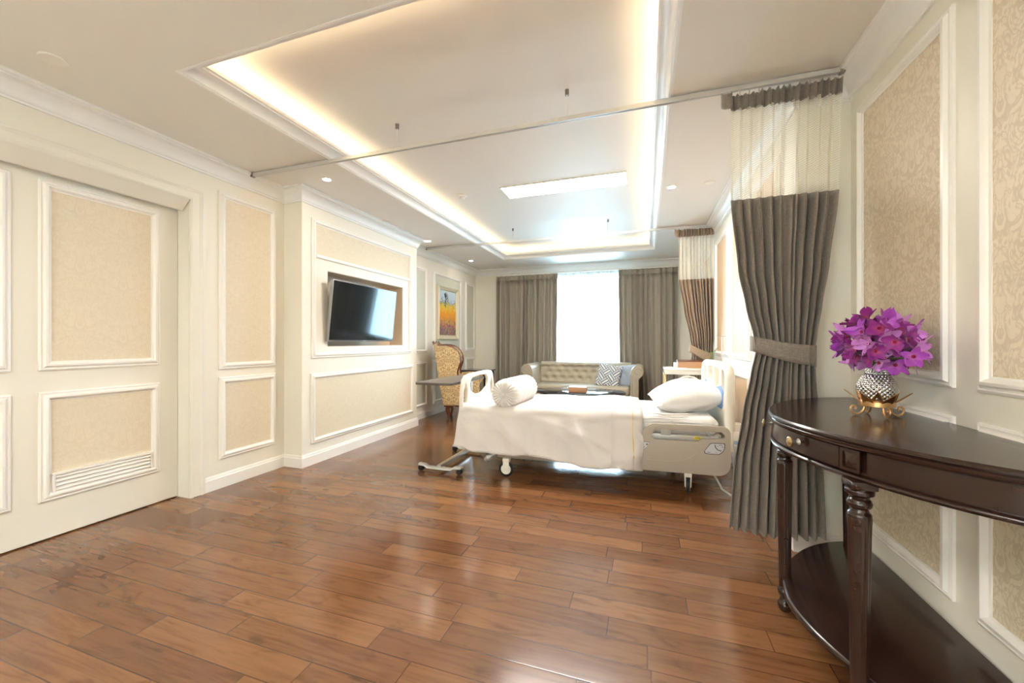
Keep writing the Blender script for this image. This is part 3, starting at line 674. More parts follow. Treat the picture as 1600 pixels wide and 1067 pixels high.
# ------------------------------------------------------------------ console table
TC, TA, TB_, TP = 1.88, .735, .59, 1.75
def demi(off, n=56, back=.0):
    a, b_ = TA - off, TB_ - off; pts = []
    for i in range(n + 1):
        th = PI * i / n; c, s_ = math.cos(th), math.sin(th)
        yy = math.copysign(abs(c) ** (2 / TP), c) * a; xx = s_ ** (2 / TP) * b_ if s_ > 0 else 0
        pts.append((XR - .012 - back - max(xx - back - .012, 0), TC + yy))
    return pts
def demi_pt(y, off):
    a, b_ = TA - off, TB_ - off; k = 1 - abs((y - TC) / a) ** TP
    return XR - (b_ * k ** (1 / TP) if k > 0 else 0.012)
con = thing('console_table', 'dark espresso half-round console table against the near right wall', 'table', (0, 0, 0))
b = B(); b.stack(demi, [(.012, .866), (.006, .868), (.002, .874), (.002, .880), (.008, .884), (.004, .888), (.004, .894), (.010, .900)]); obj('tabletop', b, M['darkwood'], con, angle=40)
b = B(); b.stack(demi, [(.032, .785), (.032, .866)]); ap = obj('apron', b, M['darkwood'], con)
b = B(); b.stack(demi, [(.030, .768), (.020, .768), (.014, .772), (.012, .778), (.016, .784), (.026, .787)]); obj('apron_moulding', b, M['darkwood'], ap, angle=50)
def arcpanel(ya, yb, off, z0, z1, th=.012, n=24):
    b = B(); rows = []
    for i in range(n + 1):
        y = ya + (yb - ya) * i / n; x = demi_pt(y, off)
        rows.append([(x, y, z0), (x, y, z1), (x + th, y, z1), (x + th, y, z0)])
    V = b.quads(rows, closed_u=True); b.cap(V[0][::-1]); b.cap(V[-1]); return b
def knob(par, y, z, off):
    x = demi_pt(y, off); g = (demi_pt(y + .01, off) - demi_pt(y - .01, off)) / .02; nrm = Vector((-1, g, 0)).normalized()
    mt = Vector((0, 0, 1)).rotation_difference(nrm).to_matrix()
    b = B(); b.lathe([(.001, -.004), (.012, 0), (.008, .004), (.005, .010), (.006, .016), (.009, .022), (.007, .027)], seg=18, mtx=mt, c=(x, y, z)); k = obj('knob', b, M['nickel'], par)
    b = B(); b.lathe([(.006, .026), (.017, .029), (.018, .033), (.014, .036), (.010, .034), (.006, .038), (.001, .039)], seg=24, mtx=mt, c=(x, y, z)); obj('knob_face', b, M['brass'], k)
dr = obj('drawer', arcpanel(1.560, 2.42, .020, .795, .860), M['darkwood'], con, angle=50)
knob(dr, 1.72, .832, .020); knob(dr, 2.06, .832, .020)
obj('drawer', arcpanel(1.20, 1.490, .026, .795, .860), M['darkwood'], con, angle=50)
b = B(); y0_, y1_ = 1.498, 1.552
for (ya, yb) in ((y0_, y1_),):
    xa, xb = demi_pt(ya, .020), demi_pt(yb, .020); z0_, z1_ = .792, .862
    d = Vector((xb - xa, yb - ya, 0)); nn = Vector((-d.y, d.x, 0)).normalized(); nn = nn if nn.x < 0 else -nn
    A_ = [Vector((xa, ya, z0_)), Vector((xb, yb, z0_)), Vector((xb, yb, z1_)), Vector((xa, ya, z1_))]; cen = sum(A_, Vector()) / 4
    I_ = [cen + (p - cen) * .72 for p in A_]; O_ = [p + nn * .006 for p in A_]; O2 = [p + nn * .006 for p in I_]; O3 = [p + nn * .001 for p in I_]; ap_ = [p * .08 + (cen + nn * .010) * .92 for p in I_]
    V = b.quads([A_, O_, O2, O3, ap_], closed_u=True); b.cap(V[-1]); b.cap([v for v in V[0]][::-1])
obj('pyramid_block', b, M['darkwood'], con, smooth=False)
legprof = [(.020, .0), (.026, .01), (.028, .03), (.020, .045), (.018, .06), (.026, .075), (.028, .09), (.022, .10), (.0225, .145), (.0235, .17), (.026, .35), (.0295, .60), (.031, .655), (.030, .668), (.024, .676), (.022, .684), (.030, .692), (.032, .702), (.028, .712), (.024, .716), (.026, .724), (.036, .730), (.037, .742), (.032, .748), (.032, .77)]
def flute(r, z, a): return r * (1 - (.075 * (0.5 - 0.5 * math.cos(a * 10)) if .18 < z < .64 else 0))
lp = []
for (r0, z0), (r1, z1) in zip(legprof, legprof[1:]):
    for k in range(3): lp.append((r0 + (r1 - r0) * k / 3, z0 + (z1 - z0) * k / 3))
lp.append(legprof[-1])
for x, y in ((.630, 1.512), (.592, 2.075), (.985, 2.47), (.985, 1.28)):
    b = B(); b.lathe(lp, c=(x, y, 0), seg=60, rf=flute); b.box(x - .034, x + .034, y - .034, y + .034, .748, .772, .003); obj('leg', b, M['darkwood'], con, angle=45)
b = B(); b.stack(lambda o: demi(o), [(.066, .128), (.060, .132), (.058, .145), (.062, .152), (.070, .155)]); obj('lower_shelf', b, M['darkwood'], con, angle=40)

# ------------------------------------------------------------------ vase, stand, orchids
VX, VY, VZ = .884, 1.985, .90
st = thing('vase_stand', 'gold leaf-shaped stand with four scroll legs on the console table', 'vase stand', (VX, VY, VZ)); st.scale = (.84, .84, 1)
b = B(); b.lathe([(.060, .044), (.064, .040), (.068, .042), (.068, .060), (.062, .066), (.060, .060)], seg=40); b.lathe([(.001, .046), (.062, .046), (.062, .050), (.001, .050)], seg=32); obj('ring', b, M['goldmetal'], st)
for k in range(12):
    a = 2 * PI * k / 12 + .15; big = k % 2; b = B(); rows = []; L_ = .074 if big else .058
    for j in range(7):
        s = j / 6; w = .025 * math.sin(PI * min(1, .25 + s * .75)) * (1 - s * .5) if j < 6 else .0008
        rr = .055 + L_ * s ** 1.1 * (.9 if big else .55); zz = .050 + (.052 if big else .058) * s ** .9
        ca, sa = math.cos(a), math.sin(a)
        rows.append([(rr * ca - q * w * sa, rr * sa + q * w * ca, zz - abs(q) * .004) for q in (-1, -.5, 0, .5, 1)])
    b.quads(rows); solid(obj('leaf', b, M['goldmetal'], st, angle=60), .0015)
for k in range(4):
    a = PI / 4 + k * PI / 2 - .75; pts = []
    for (r_, z_) in [(.052, .050), (.050, .035), (.055, .020), (.066, .009), (.080, .0052), (.095, .009), (.104, .020), (.104, .033), (.096, .040), (.087, .038), (.083, .031), (.087, .026)]:
        pts.append((r_ * math.cos(a), r_ * math.sin(a), z_))
    b = B(); b.tube(pts, .0048, 10); obj('scroll_leg', b, M['goldmetal'], st, angle=70)
def dia(r, z, a):
    k = max(0.0, min(1, (z - .058) / .01)) * max(0.0, min(1, (.196 - z) / .01))
    return r + .0040 * k * abs(math.sin(a * 11 + z * 190)) * abs(math.sin(a * 11 - z * 190)) * 1.3
vp = [(.001, .0515), (.034, .0515), (.040, .055)]
for i in range(64):
    s = i / 63; z = .056 + s * .148; r = .042 + .018 * math.sin(PI * min(1, s * 1.25 + .05)) ** .9 - .014 * max(0, s - .45) / .55; vp.append((r if s < .98 else r, z))
vp += [(.024, .205), (.022, .198), (.001, .190)]
b = B(); b.lathe(vp, seg=192, c=(VX, VY, VZ), rf=dia); vase = tag(obj('vase', b, M['silver'], angle=60), 'silver quilted pineapple-shaped vase in the gold stand', 'vase')
bq = thing('orchid_bouquet', 'round bouquet of purple orchids in the silver vase', 'flowers', (VX, VY, VZ))
def bloom_mesh(pm, seed):
    rnd = random.Random(seed); bm = B()
    for k in range(5):
        a = 2 * PI * k / 5 + rnd.uniform(-.15, .15); wide = k in (1, 4); L_ = rnd.uniform(.034, .043); wd = L_ * (rnd.uniform(.40, .50) if wide else rnd.uniform(.24, .31)); cup = rnd.uniform(.45, 1.5); rows = []
        for j in range(7):
            s = j / 6; w = wd * math.sin(PI * (.06 + .90 * s) ** .85) + .0008
            rr = L_ * s; zz = cup * L_ * s - .45 * L_ * s * s * (1 if k % 2 else .3)
            rows.append([(rr * math.cos(a) - q * w * math.sin(a), rr * math.sin(a) + q * w * math.cos(a), zz + (.42 if wide else .25) * wd * q * q) for q in (-1, -.5, 0, .5, 1)])
        bm.quads(rows, uv=True)
    me_o = obj('bloom_src', bm, pm, None, angle=80, fix=False); return me_o
def lip_mesh(seed):
    bm = B(); bm.lathe([(.001, 0), (.003, .004), (.005, .008), (.006, .014), (.004, .016), (.001, .010)], seg=10); return obj('lip_src', bm, M['lip'], None)
srcs = [bloom_mesh(M['petal%d' % (1 + i % 3)], i) for i in range(6)]; lipo = lip_mesh(0)
rnd = random.Random(21); cnt = 0; stems = B()
cen = Vector((.012, .014, .290)); N_ = 112
for i in range(N_):
    ph = math.acos(1 - 2 * (i + .5) / N_); th = i * 2.39996 + rnd.uniform(-.2, .2)
    d = Vector((math.sin(ph) * math.cos(th), math.sin(ph) * math.sin(th), math.cos(ph)))
    sh = rnd.choice((1.12, 1.0, .98, .80, .64)); p = cen + Vector((d.x * .102, d.y * .142, d.z * .096)) * sh * rnd.uniform(.92, 1.06)
    if d.z < -.55 and (p - Vector((0, 0, p.z))).xy.length < .06: continue
    src = srcs[rnd.randrange(6)]; o = src.copy(); o.name = 'bloom'; C.objects.link(o); o.parent = bq; o.location = p
    out = (d + Vector((rnd.uniform(-.6, .6), rnd.uniform(-.6, .6), rnd.uniform(-.5, .4)))).normalized()
    o.rotation_mode = 'QUATERNION'; o.rotation_quaternion = out.to_track_quat('Z', 'Y') @ Matrix.Rotation(rnd.uniform(0, 6), 3, 'Z').to_quaternion()
    s_ = rnd.uniform(.85, 1.12); o.scale = (s_, s_, s_); cnt += 1
    l = lipo.copy(); l.name = 'lip'; C.objects.link(l); l.parent = o
    if i % 2 == 0:
        q0 = Vector((rnd.uniform(-.02, .02), rnd.uniform(-.02, .02), .19)); stems.tube([q0, q0 * .5 + (cen + p) * .25, p - out * .004], .0018, 5)
for k in range(9):
    a = k * .7; q0 = Vector((.015 * math.cos(a), .015 * math.sin(a), .12)); stems.tube([q0, (q0.x * 1.6, q0.y * 1.6, .26)], .003, 6)
obj('stems', stems, M['stem'], bq)
for s_ in srcs + [lipo]: bpy.data.objects.remove(s_)

# ------------------------------------------------------------------ hospital bed (local x towards the head, -y towards the viewer)
BA = R(3.1)
bed = thing('hospital_bed', 'adjustable hospital bed with beige side rails standing across the room', 'bed', (-.51, 3.82, 0), BA)
def rr_loop(x0, x1, y0, y1, r, n=5, rs=None):
    rs = rs or (r, r, r, r); out = []
    for (cx, cy, a0, q) in ((x1, y1, 0, rs[0]), (x0, y1, 90, rs[1]), (x0, y0, 180, rs[2]), (x1, y0, 270, rs[3])):
        sx = -1 if cx == x1 else 1; sy = -1 if cy == y1 else 1
        for i in range(n + 1): a = R(a0 + 90 * i / n); out.append((cx + sx * q + q * math.cos(a), cy + sy * q + q * math.sin(a)))
    return out
b = B(); b.box(-.78, .98, -.42, .42, .155, .215, .012); b.box(-.70, .90, -.36, .36, .21, .30, .01); obj('base_frame', b, M['bedplastic'], bed)
b = B(); b.box(-1.04, 1.05, -.44, .44, .42, .475, .012); b.box(-.5, -.42, -.3, .3, .29, .43); b.box(.42, .5, -.3, .3, .29, .43); obj('mattress_deck', b, M['bedplastic'], bed)
for (x, y, tw) in ((-.69, -.43, 0), (.81, -.43, 80), (-.69, .43, 10), (.81, .43, 60)):
    mt = Matrix.Translation((x, y, 0)) @ Matrix.Rotation(R(tw), 4, 'Z')
    b = B(); b.lathe([(.036, -.014), (.058, -.014), (.065, -.008), (.065, .008), (.058, .014), (.036, .014)], axis='Y', seg=36, c=(0, 0, .065)); b.bm.transform(mt)
    w_ = obj('caster_wheel', b, M['black'], bed)
    b = B(); b.lathe([(.001, -.016), (.045, -.016), (.045, .016), (.001, .016)], axis='Y', seg=28, c=(0, 0, .065)); b.box(-.025, .03, -.026, -.017, .05, .155, .006); b.box(-.025, .03, .017, .026, .05, .155, .006); b.box(-.03, .035, -.028, .028, .13, .165, .008); b.bm.transform(mt); obj('caster_fork', b, M['bedwhite'], w_)
b = B(); b.tube([(-.76, -.40, .20), (-.80, -.42, .19), (-.84, -.43, .165)], .012, 8); b.tube([(-.83, -.43, .168), (-.86, -.43, .150), (-.89, -.43, .128)], [.018, .030, .016], 10); obj('foot_pedal', b, M['grey'], bed)
b = B(); b.box(-1.10, -1.0, -.47, -.40, .30, .42, .02); b.box(-1.10, -1.0, .40, .47, .30, .42, .02); obj('corner_bumper', b, M['black'], bed)
# mattress
def soft_box(x0, x1, y0, y1, z0, z1, r, amp, seed, nx=50, ny=24, crown_=0.0):
    rnd = random.Random(seed); ph = [(rnd.uniform(4, 14), rnd.uniform(4, 14), rnd.uniform(0, 6), rnd.uniform(.3, 1)) for _ in range(6)]
    rows = []
    prof = [(y0 + r, z0)] + [(y0 + r - r * math.sin(R(a)), z0 + r - r * math.cos(R(a))) for a in range(15, 91, 15)] + [(y0, (z0 + z1) / 2)] + [(y0 + r - r * math.cos(R(a)), z1 - r + r * math.sin(R(a))) for a in range(0, 91, 15)]
    prof += [(y0 + r + (y1 - y0 - 2 * r) * i / ny, z1) for i in range(1, ny)]
    prof += [(y1 - r + r * math.sin(R(a)), z1 - r + r * math.cos(R(a))) for a in range(0, 91, 15)] + [(y1, (z0 + z1) / 2)] + [(y1 - r + r * math.cos(R(a)), z0 + r - r * math.sin(R(a))) for a in range(0, 91, 15)]
    for i in range(nx + 1):
        s = i / nx; x = x0 + (x1 - x0) * s; e = min(x - x0, x1 - x) / r; k = 1 if e >= 1 else math.sqrt(max(0, 1 - (1 - e) ** 2)); sh = r * (1 - k)
        row = []
        for (y, z) in prof:
            n_ = sum(a * math.sin(f * x + g * (y + z) + p) for f, g, p, a in ph) * amp
            cz = (z0 + z1) / 2; zz = cz + (z - cz) * (1 - sh / ((z1 - z0) / 2) * .8)
            cy = (y0 + y1) / 2; yy = cy + (y - cy) * (1 - sh / ((y1 - y0) / 2))
            row.append((x, yy, zz + n_ + (crown_ * math.sin(PI * s) if z > cz else 0)))
        rows.append(row)
    b = B(); V = b.quads(rows, closed_u=True); b.cap(V[0][::-1]); b.cap(V[-1]); return b
mt_ = obj('mattress', soft_box(-1.04, 1.035, -.455, .455, .460, .605, .05, .0012, 4), M['sheet'], bed, angle=60)
# rumpled sheet folds along the near head side
b = B(); rnd = random.Random(3)
for k in range(7):
    z = .50 + .020 * k; x0_ = .40 + rnd.uniform(0, .1); x1_ = rnd.uniform(.75, 1.0)
    b.tube([(x0_ + (x1_ - x0_) * i / 10, -.452 - .004 * math.sin(PI * i / 10), z + .012 * (i / 10 - .3) + .004 * math.sin(i + k)) for i in range(11)], [.001 + .007 * math.sin(PI * i / 10) for i in range(11)], 8)
obj('sheet_fold', b, M['sheet'], mt_, angle=80)
# deck rail seen through the side rail
b = B(); b.box(.50, 1.02, -.475, -.445, .425, .468, .008); b.tube([(.86, -.462, .50), (.93, -.468, .50), (.985, -.472, .44)], .006, 8); b.box(.60, .68, -.478, -.455, .455, .53, .008); dk = obj('deck_rail', b, M['grey'], bed)
def text_mesh(name, s, size, m, par, mtx):
    cu = bpy.data.curves.new(name, 'FONT'); cu.body = s; cu.size = size; cu.align_x = 'CENTER'; cu.align_y = 'CENTER'; cu.extrude = .0006
    to = bpy.data.objects.new(name, cu); C.objects.link(to); dg = bpy.context.evaluated_depsgraph_get(); me = bpy.data.meshes.new_from_object(to.evaluated_get(dg)); bpy.data.objects.remove(to)
    me.transform(mtx); me.materials.clear(); me.materials.append(m); o = bpy.data.objects.new(name, me); C.objects.link(o); o.parent = par; return o
VX4 = Matrix(((1, 0, 0, 0), (0, 0, 1, 0), (0, 1, 0, 0), (0, 0, 0, 1)))   # plate plane (x, z), thickness along +y
b = B(); b.box(.845, .900, -.4775, -.4765, .436, .460); lb = obj('release_label', b, M['yellow'], dk, smooth=False); lb['label'] = 'yellow label reading CPR'
text_mesh('label_text', 'CPR', .020, M['ink'], lb, Matrix.Translation((.872, -.4785, .448)) @ Matrix.Rotation(R(90), 4, 'X'))
# side rails
def side_rail(y, th, x0, x1, z0, z1, near):
    outer = rr_loop(x0, x1, z0, z1, .05, 6, (.055, .11, .02, .085))
    hx0, hx1, hz0, hz1 = x0 + .075, x1 - .04, z1 - .125, z1 - .042
    hole = [(hx0, hz1 - .05), (hx0 + .005, hz0 + .02), (hx0 + .02, hz0)] + [(hx1 - .19, hz0), (hx1 - .16, hz0 + .025), (hx1 - .015, hz0 + .03), (hx1, hz0 + .045), (hx1, hz1 - .02), (hx1 - .02, hz1)] + [(hx0 + .04, hz1), (hx0 + .02, hz1 - .015)]
    b = B(); b.plate([outer, hole], th, Matrix.Translation((0, y, 0)) @ VX4, bev=.008); r = obj('side_rail', b, M['bedplastic'], bed, angle=50); r['label'] = 'beige moulded side rail with a handle slot'
    yy = y - .0015 if near else y + th + .0015
    # curved relief line
    b = B(); b.tube([(x0 + .03, yy + .001, z0 + .085), (x0 + .20, yy + .001, z0 + .083), (x0 + .30, yy + .001, z0 + .095), (x0 + .37, yy + .001, z0 + .13), (x0 + .42, yy + .001, z0 + .18), (x0 + .46, yy + .001, z0 + .205)], .003, 6); obj('relief_line', b, M['bedplastic'], r)
    return r, yy
r1, yy = side_rail(-.515, .035, .455, 1.095, .180, .553, True)
def ctrl(par, pts, yy, cx, cz):
    b = B(); b.plate([pts], .001, Matrix.Translation((0, yy - .0005, 0)) @ VX4); p = obj('control_panel', b, M['ink'], par, smooth=False); p['label'] = 'grey control panel with icons and a dark outline'
    ins = [(cx + (x - cx) * .93, cz + (z - cz) * .90) for x, z in pts]
    b = B(); b.plate([ins], .001, Matrix.Translation((0, yy - .0012, 0)) @ VX4); obj('panel_face', b, M['panelgrey'], p, smooth=False); return p
pc = ctrl(r1, [(.915, .345), (.945, .340), (1.015, .342), (1.040, .36), (1.055, .39), (1.057, .425), (1.05, .43), (.965, .428), (.95, .42), (.910, .36)], yy, .985, .385)
b = B(); Yq = yy - .0022
b.tube([(.985, Yq, .415), (.990, Yq, .395), (1.005, Yq, .378), (1.03, Yq, .370)], .003, 5); b.tube([(1.012, Yq, .412), (1.025, Yq, .418), (1.038, Yq, .408)], .0015, 5); b.tube([(.93, Yq, .356), (.955, Yq, .356)], .0018, 5); b.tube([(1.00, Yq, .404), (1.008, Yq, .406)], .0014, 5); b.tube([(.99, Yq, .357), (1.0, Yq, .357)], .0014, 5)
for k in range(3): b.tube([(1.034 + .006 * k, Yq, .402), (1.036 + .006 * k, Yq, .398)], .0018, 5)
obj('panel_icons', b, M['ink'], pc)
pc = ctrl(r1, [(.462, .335), (.478, .345), (.498, .365), (.515, .40), (.513, .405), (.462, .407)], yy, .485, .378)
b = B(); b.lathe([(.001, -.001), (.006, -.001), (.006, 0), (.001, 0)], axis='Y', c=(.496, yy - .0018, .387), seg=14); b.tube([(.470, Yq, .36), (.480, Yq, .368)], .0015, 5); obj('panel_icons', b, M['ink'], pc)
r2, yy2 = side_rail(.48, .035, .405, 1.095, .195, .565, False)
b = B(); b.box(.55, .95, -.483, -.43, .30, .36, .01); b.box(.55, .95, .43, .483, .30, .36, .01); obj('rail_mount', b, M['bedplastic'], bed)
# end boards
VYZ = Matrix(((0, 0, 1, 0), (1, 0, 0, 0), (0, 1, 0, 0), (0, 0, 0, 1)))   # plate plane (y, z), thickness along +x
def board(name, x, th, w, z0, z1, foot):
    o = []
    hw = w / 2
    top = [(hw - .0, z0), (hw, z1 - .22), (hw - .015, z1 - .13), (hw - .045, z1 - .05), (hw - .10, z1 - .015), (hw - .2, z1 - .003), (0, z1)]
    outer = top + [(-a, z) for a, z in reversed(top[:-1])]
    if foot:
        c_ = [(.24, z1 - .065), (.268, z1 - .10), (.25, z1 - .17), (.12, z1 - .215), (0, z1 - .225)]
        ce = [(a, z) for a, z in c_] + [(-a, z) for a, z in reversed(c_[:-1])] + [(-.2, z1 - .048), (0, z1 - .040), (.2, z1 - .048)]
        holes = [ce]
        for s in (1, -1): holes.append([(s * a, z) for a, z in [(hw - .045, z1 - .15), (hw - .035, z1 - .22), (hw - .035, z1 - .34), (hw - .08, z1 - .36), (hw - .115, z1 - .32), (hw - .14, z1 - .15), (hw - .10, z1 - .075)]])
    else:
        holes = []
        for s in (1, -1):
            holes.append([(s * a, z) for a, z in [(hw - .10, z1 - .075), (hw - .075, z1 - .11), (hw - .07, z1 - .18), (hw - .10, z1 - .26), (hw - .17, z1 - .235), (hw - .19, z1 - .19), (hw - .195, z1 - .12), (hw - .18, z1 - .07), (hw - .14, z1 - .058)]])
            holes.append([(s * a, z) for a, z in [(.025, z1 - .055), (.20, z1 - .06), (.225, z1 - .10), (.22, z1 - .17), (.19, z1 - .20), (.025, z1 - .225)]])
    b = B(); b.plate([outer] + holes, th, Matrix.Translation((x, 0, 0)) @ VYZ, bev=.010)
    return obj(name, b, M['bedwhite'], bed, angle=55)
fb = board('footboard', -1.13, .036, .94, .40, .895, True)
hb = board('headboard', 1.075, .05, .96, .36, 1.035, False)
b = B(); b.plate([[(-.33, .66), (.33, .66), (.37, .69), (.38, .80), (.30, .845), (.14, .815), (0, .808), (-.14, .815), (-.30, .845), (-.38, .80), (-.37, .69)]], .006, Matrix.Translation((1.070, 0, 0)) @ VYZ); bp_ = obj('inset_panel', b, M['bluevinyl'], hb, smooth=False); bp_['label'] = 'blue inset panel'
for s in (-1, 1):
    b = B()
    pts = [(1.10, s * .47, z) for z in (.42, .6, .8, .92)] + [(1.10, s * .445, .985), (1.10, s * .40, 1.01)]
    b.tube(pts, [.034, .034, .036, .036, .032, .02], 16); obj('corner_post', b, M['bedwhite'], hb, angle=60)
b = B(); b.box(1.09, 1.16, -.47, -.38, .50, .545, .012); b.lathe([(.001, .54), (.045, .54), (.05, .55), (.05, .60), (.03, .605), (.001, .605)][::-1], c=(1.155, -.44, -.03), seg=24); b.box(1.10, 1.19, -.50, -.42, .44, .52, .02); obj('pole_socket', b, M['bedwhite'], bed)
b = B(); b.box(1.13, 1.175, -.515, -.495, .42, .45, .006); obj('lock_lever', b, M['bluevinyl'], bed)
b = B(); b.tube([(.98, -.30, .19), (1.03, -.33, .11), (1.06, -.40, .045), (1.12, -.46, .014), (1.20, -.47, .012), (1.27, -.42, .012)], .009, 10)
for k in range(16): b.lathe([(.012, -.003), (.015, 0), (.012, .003)], axis='X', c=(1.115 + k * .009, -.463 + (.0 if k < 10 else (k - 10) * .008), .016), seg=12)
obj('power_cord', b, M['rubbergrey'], bed)

# blanket: cover lying over the bed
rnd = random.Random(9); ph = [(rnd.uniform(3, 11), rnd.uniform(2, 7), rnd.uniform(0, 6)) for _ in range(7)]
WR = [(rnd.uniform(2, 6), rnd.uniform(3, 8), rnd.uniform(0, 6), rnd.uniform(.3, .9)) for _ in range(4)] + [(-1.4, 6.5, 1.2, .7)]
def cover_prof(u, s):
    """u 0..1 along the bed (foot to head), s arc position across the bed"""
    x = -1.125 + 1.592 * u; hw = .475; zt = .617 + .008 * math.sin(3 * x + 1) + .005 * math.sin(9 * x)
    hem = .250 - .085 * u + .012 * math.sin(u * 13 + 2) if s < 0 else .30
    A = hw + .0; drop = zt - hem
    L_ = abs(s)                                 # s: -(A+drop)..(A+drop) as fraction
    tot = A + drop; d = L_ * tot; r = .055; sg = -1 if s < 0 else 1
    if d < A - r: y = d; z = zt
    elif d < A - r + r * PI / 2: a = (d - (A - r)) / r; y = A - r + r * math.sin(a); z = zt - r + r * math.cos(a)
    else: y = A; z = zt - r - (d - (A - r + r * PI / 2)); z = max(z, hem)
    k = max(0, (zt - .05 - z)) / .4
    fold = sum(math.sin(f * 1.6 * x + g * z * 1.5 + p) for f, g, p in ph) / 7
    y += k * (.050 + .050 * fold + .022 * math.sin(x * 19 + 3 * z))
    if sg < 0: y += .012 * k * math.sin(x * 34 + 5 * z + 1)
    xx = x - k * .045 * (1 - u) ** 3 + (k * .012 * math.sin(z * 20) if u > .95 else 0)
    top = 1 if z >= zt - .02 else 0
    zz = z + (.005 * math.sin(11 * x + 6 * y * sg) * math.sin(7 * y + 2) + .004 * fold * 2) * top
    wr_ = 0
    for f, g, p, a in WR: wr_ += a * (1 - abs(math.sin(f * x + g * z + p + .8 * math.sin(2.3 * x + p)))) ** 2.2
    if k > 0: y += .036 * wr_ * min(1, k * 3)
    if sg < 0 and top == 0: y += .010 * math.exp(-((z - .56) / .03) ** 2) * math.sin(x * 9 + 1)
    return (xx, sg * y, zz)
NU, NS = 200, 150
b = B(); b.quads([[cover_prof(i / NU, -1 + 2 * j / NS) for i in range(NU + 1)] for j in range(NS + 1)])
bl = obj('bed_cover', b, M['blanket'], angle=80); bl.location = bed.location; bl.rotation_euler = (0, 0, BA); solid(bl, .010, 1.0)
tag(bl, 'white bed cover with a gold stitched line draped over the hospital bed', 'blanket')
def off_pt(u, s, e):
    p = Vector(cover_prof(u, s)); q = Vector(cover_prof(min(u + .002, 1), s)) - Vector(cover_prof(u - .002, s)); w = Vector(cover_prof(u, min(1, s + .004))) - Vector(cover_prof(u, max(-1, s - .004)))
    n = q.cross(w).normalized(); return p + n * e
b = B(); up = 1 if off_pt(.9, 0, .01).z > cover_prof(.9, 0)[2] else -1
def stripe(u0, u1, e):
    V = [[off_pt(u0 + (u1 - u0) * i / 4, -1 + 2 * j / NS, e * up) for i in range(5)] for j in range(NS + 1)]; b.quads(V)
stripe(.845, .998, .0125); o = obj('folded_border', b, M['blanket'], bl, angle=80); solid(o, .004, -1); o['label'] = 'turned-back border of the cover'
b = B(); stripe(.950, .9535, .0175); o = obj('gold_stitching', b, M['gold'], bl, angle=80); solid(o, .0015, 0); o['label'] = 'thin gold stitched line'

# bolster
bo = thing('bolster_pillow', 'white round bolster pillow with gathered ends at the foot of the bed', 'pillow', (-1.185, 3.66, .728), R(-2))
pr = [(.003, -.318), (.020, -.326), (.035, -.330), (.07, -.333), (.105, -.325), (.122, -.305), (.128, -.28)] + [(.130 + .003 * math.sin(i * 1.7), -.26 + .52 * i / 14) for i in range(15)] + [(.128, .28), (.122, .305), (.105, .325), (.07, .333), (.035, .330), (.003, .318)]
pr2 = []
for (r0, z0), (r1, z1) in zip(pr, pr[1:]):
    for k in range(2): pr2.append((r0 + (r1 - r0) * k / 2, z0 + (z1 - z0) * k / 2))
pr2.append(pr[-1])
def gather(r, z, a): return r + (.0045 * math.sin(a * 22) * min(1, r / .06) if abs(z) > .29 else .0012 * math.sin(a * 5 + z * 9))
def gz(b_):
    for v in b_.bm.verts:
        if abs(v.co.y) > .29:
            r = math.hypot(v.co.x, v.co.z); a = math.atan2(v.co.z, v.co.x); v.co.y += .006 * math.sin(a * 24) * min(1, max(0, (.125 - r) / .03)) * (1 if r > .02 else 0)
b = B(); b.lathe(pr2, axis='Y', seg=120, rf=gather); gz(b); bm_ = obj('bolster_case', b, M['sheet'], bo, angle=80)
for s in (-1, 1):
    b = B(); b.lathe([(.001, s * .319), (.012, s * .322), (.013, s * .328), (.006, s * .333), (.001, s * .334)], axis='Y', seg=18); obj('centre_button', b, M['sheet'], bo)
# head pillow
def pillow(name, w, h, th, m, seed=1, n=30, uv=False, pw=.42):
    b = B(); rnd = random.Random(seed); ph_ = [(rnd.uniform(3, 9), rnd.uniform(3, 9), rnd.uniform(0, 6)) for _ in range(4)]
    def P_(i, j, sg):
        u, v = -1 + 2 * i / n, -1 + 2 * j / n
        e = (1 - abs(u) ** 2.6) * (1 - abs(v) ** 2.6); t_ = th * max(0, e) ** pw
        pin = 1 - .07 * (1 - abs(u) ** 2) * abs(v) ** 3; pin2 = 1 - .07 * (1 - abs(v) ** 2) * abs(u) ** 3
        return (u * w * pin2, v * h * pin, sg * t_ + .012 * e * sum(math.sin(f * u + g * v + p) for f, g, p in ph_) * .5 * (th / .1))
    for sg in (1, -1): b.quads([[P_(i, j, sg) for i in range(n + 1)] for j in range(n + 1)], uv=uv)
    bmesh.ops.remove_doubles(b.bm, verts=b.bm.verts, dist=1e-5); return b
o = obj('pillow', pillow('pillow', .285, .31, .128, M['sheet'], 5, pw=.62), M['sheet'], angle=80); o.location = (.330, 3.80, .724); o.rotation_euler = (R(2), R(-9), BA + R(3))
tag(o, 'plump white pillow at the head of the hospital bed', 'pillow')

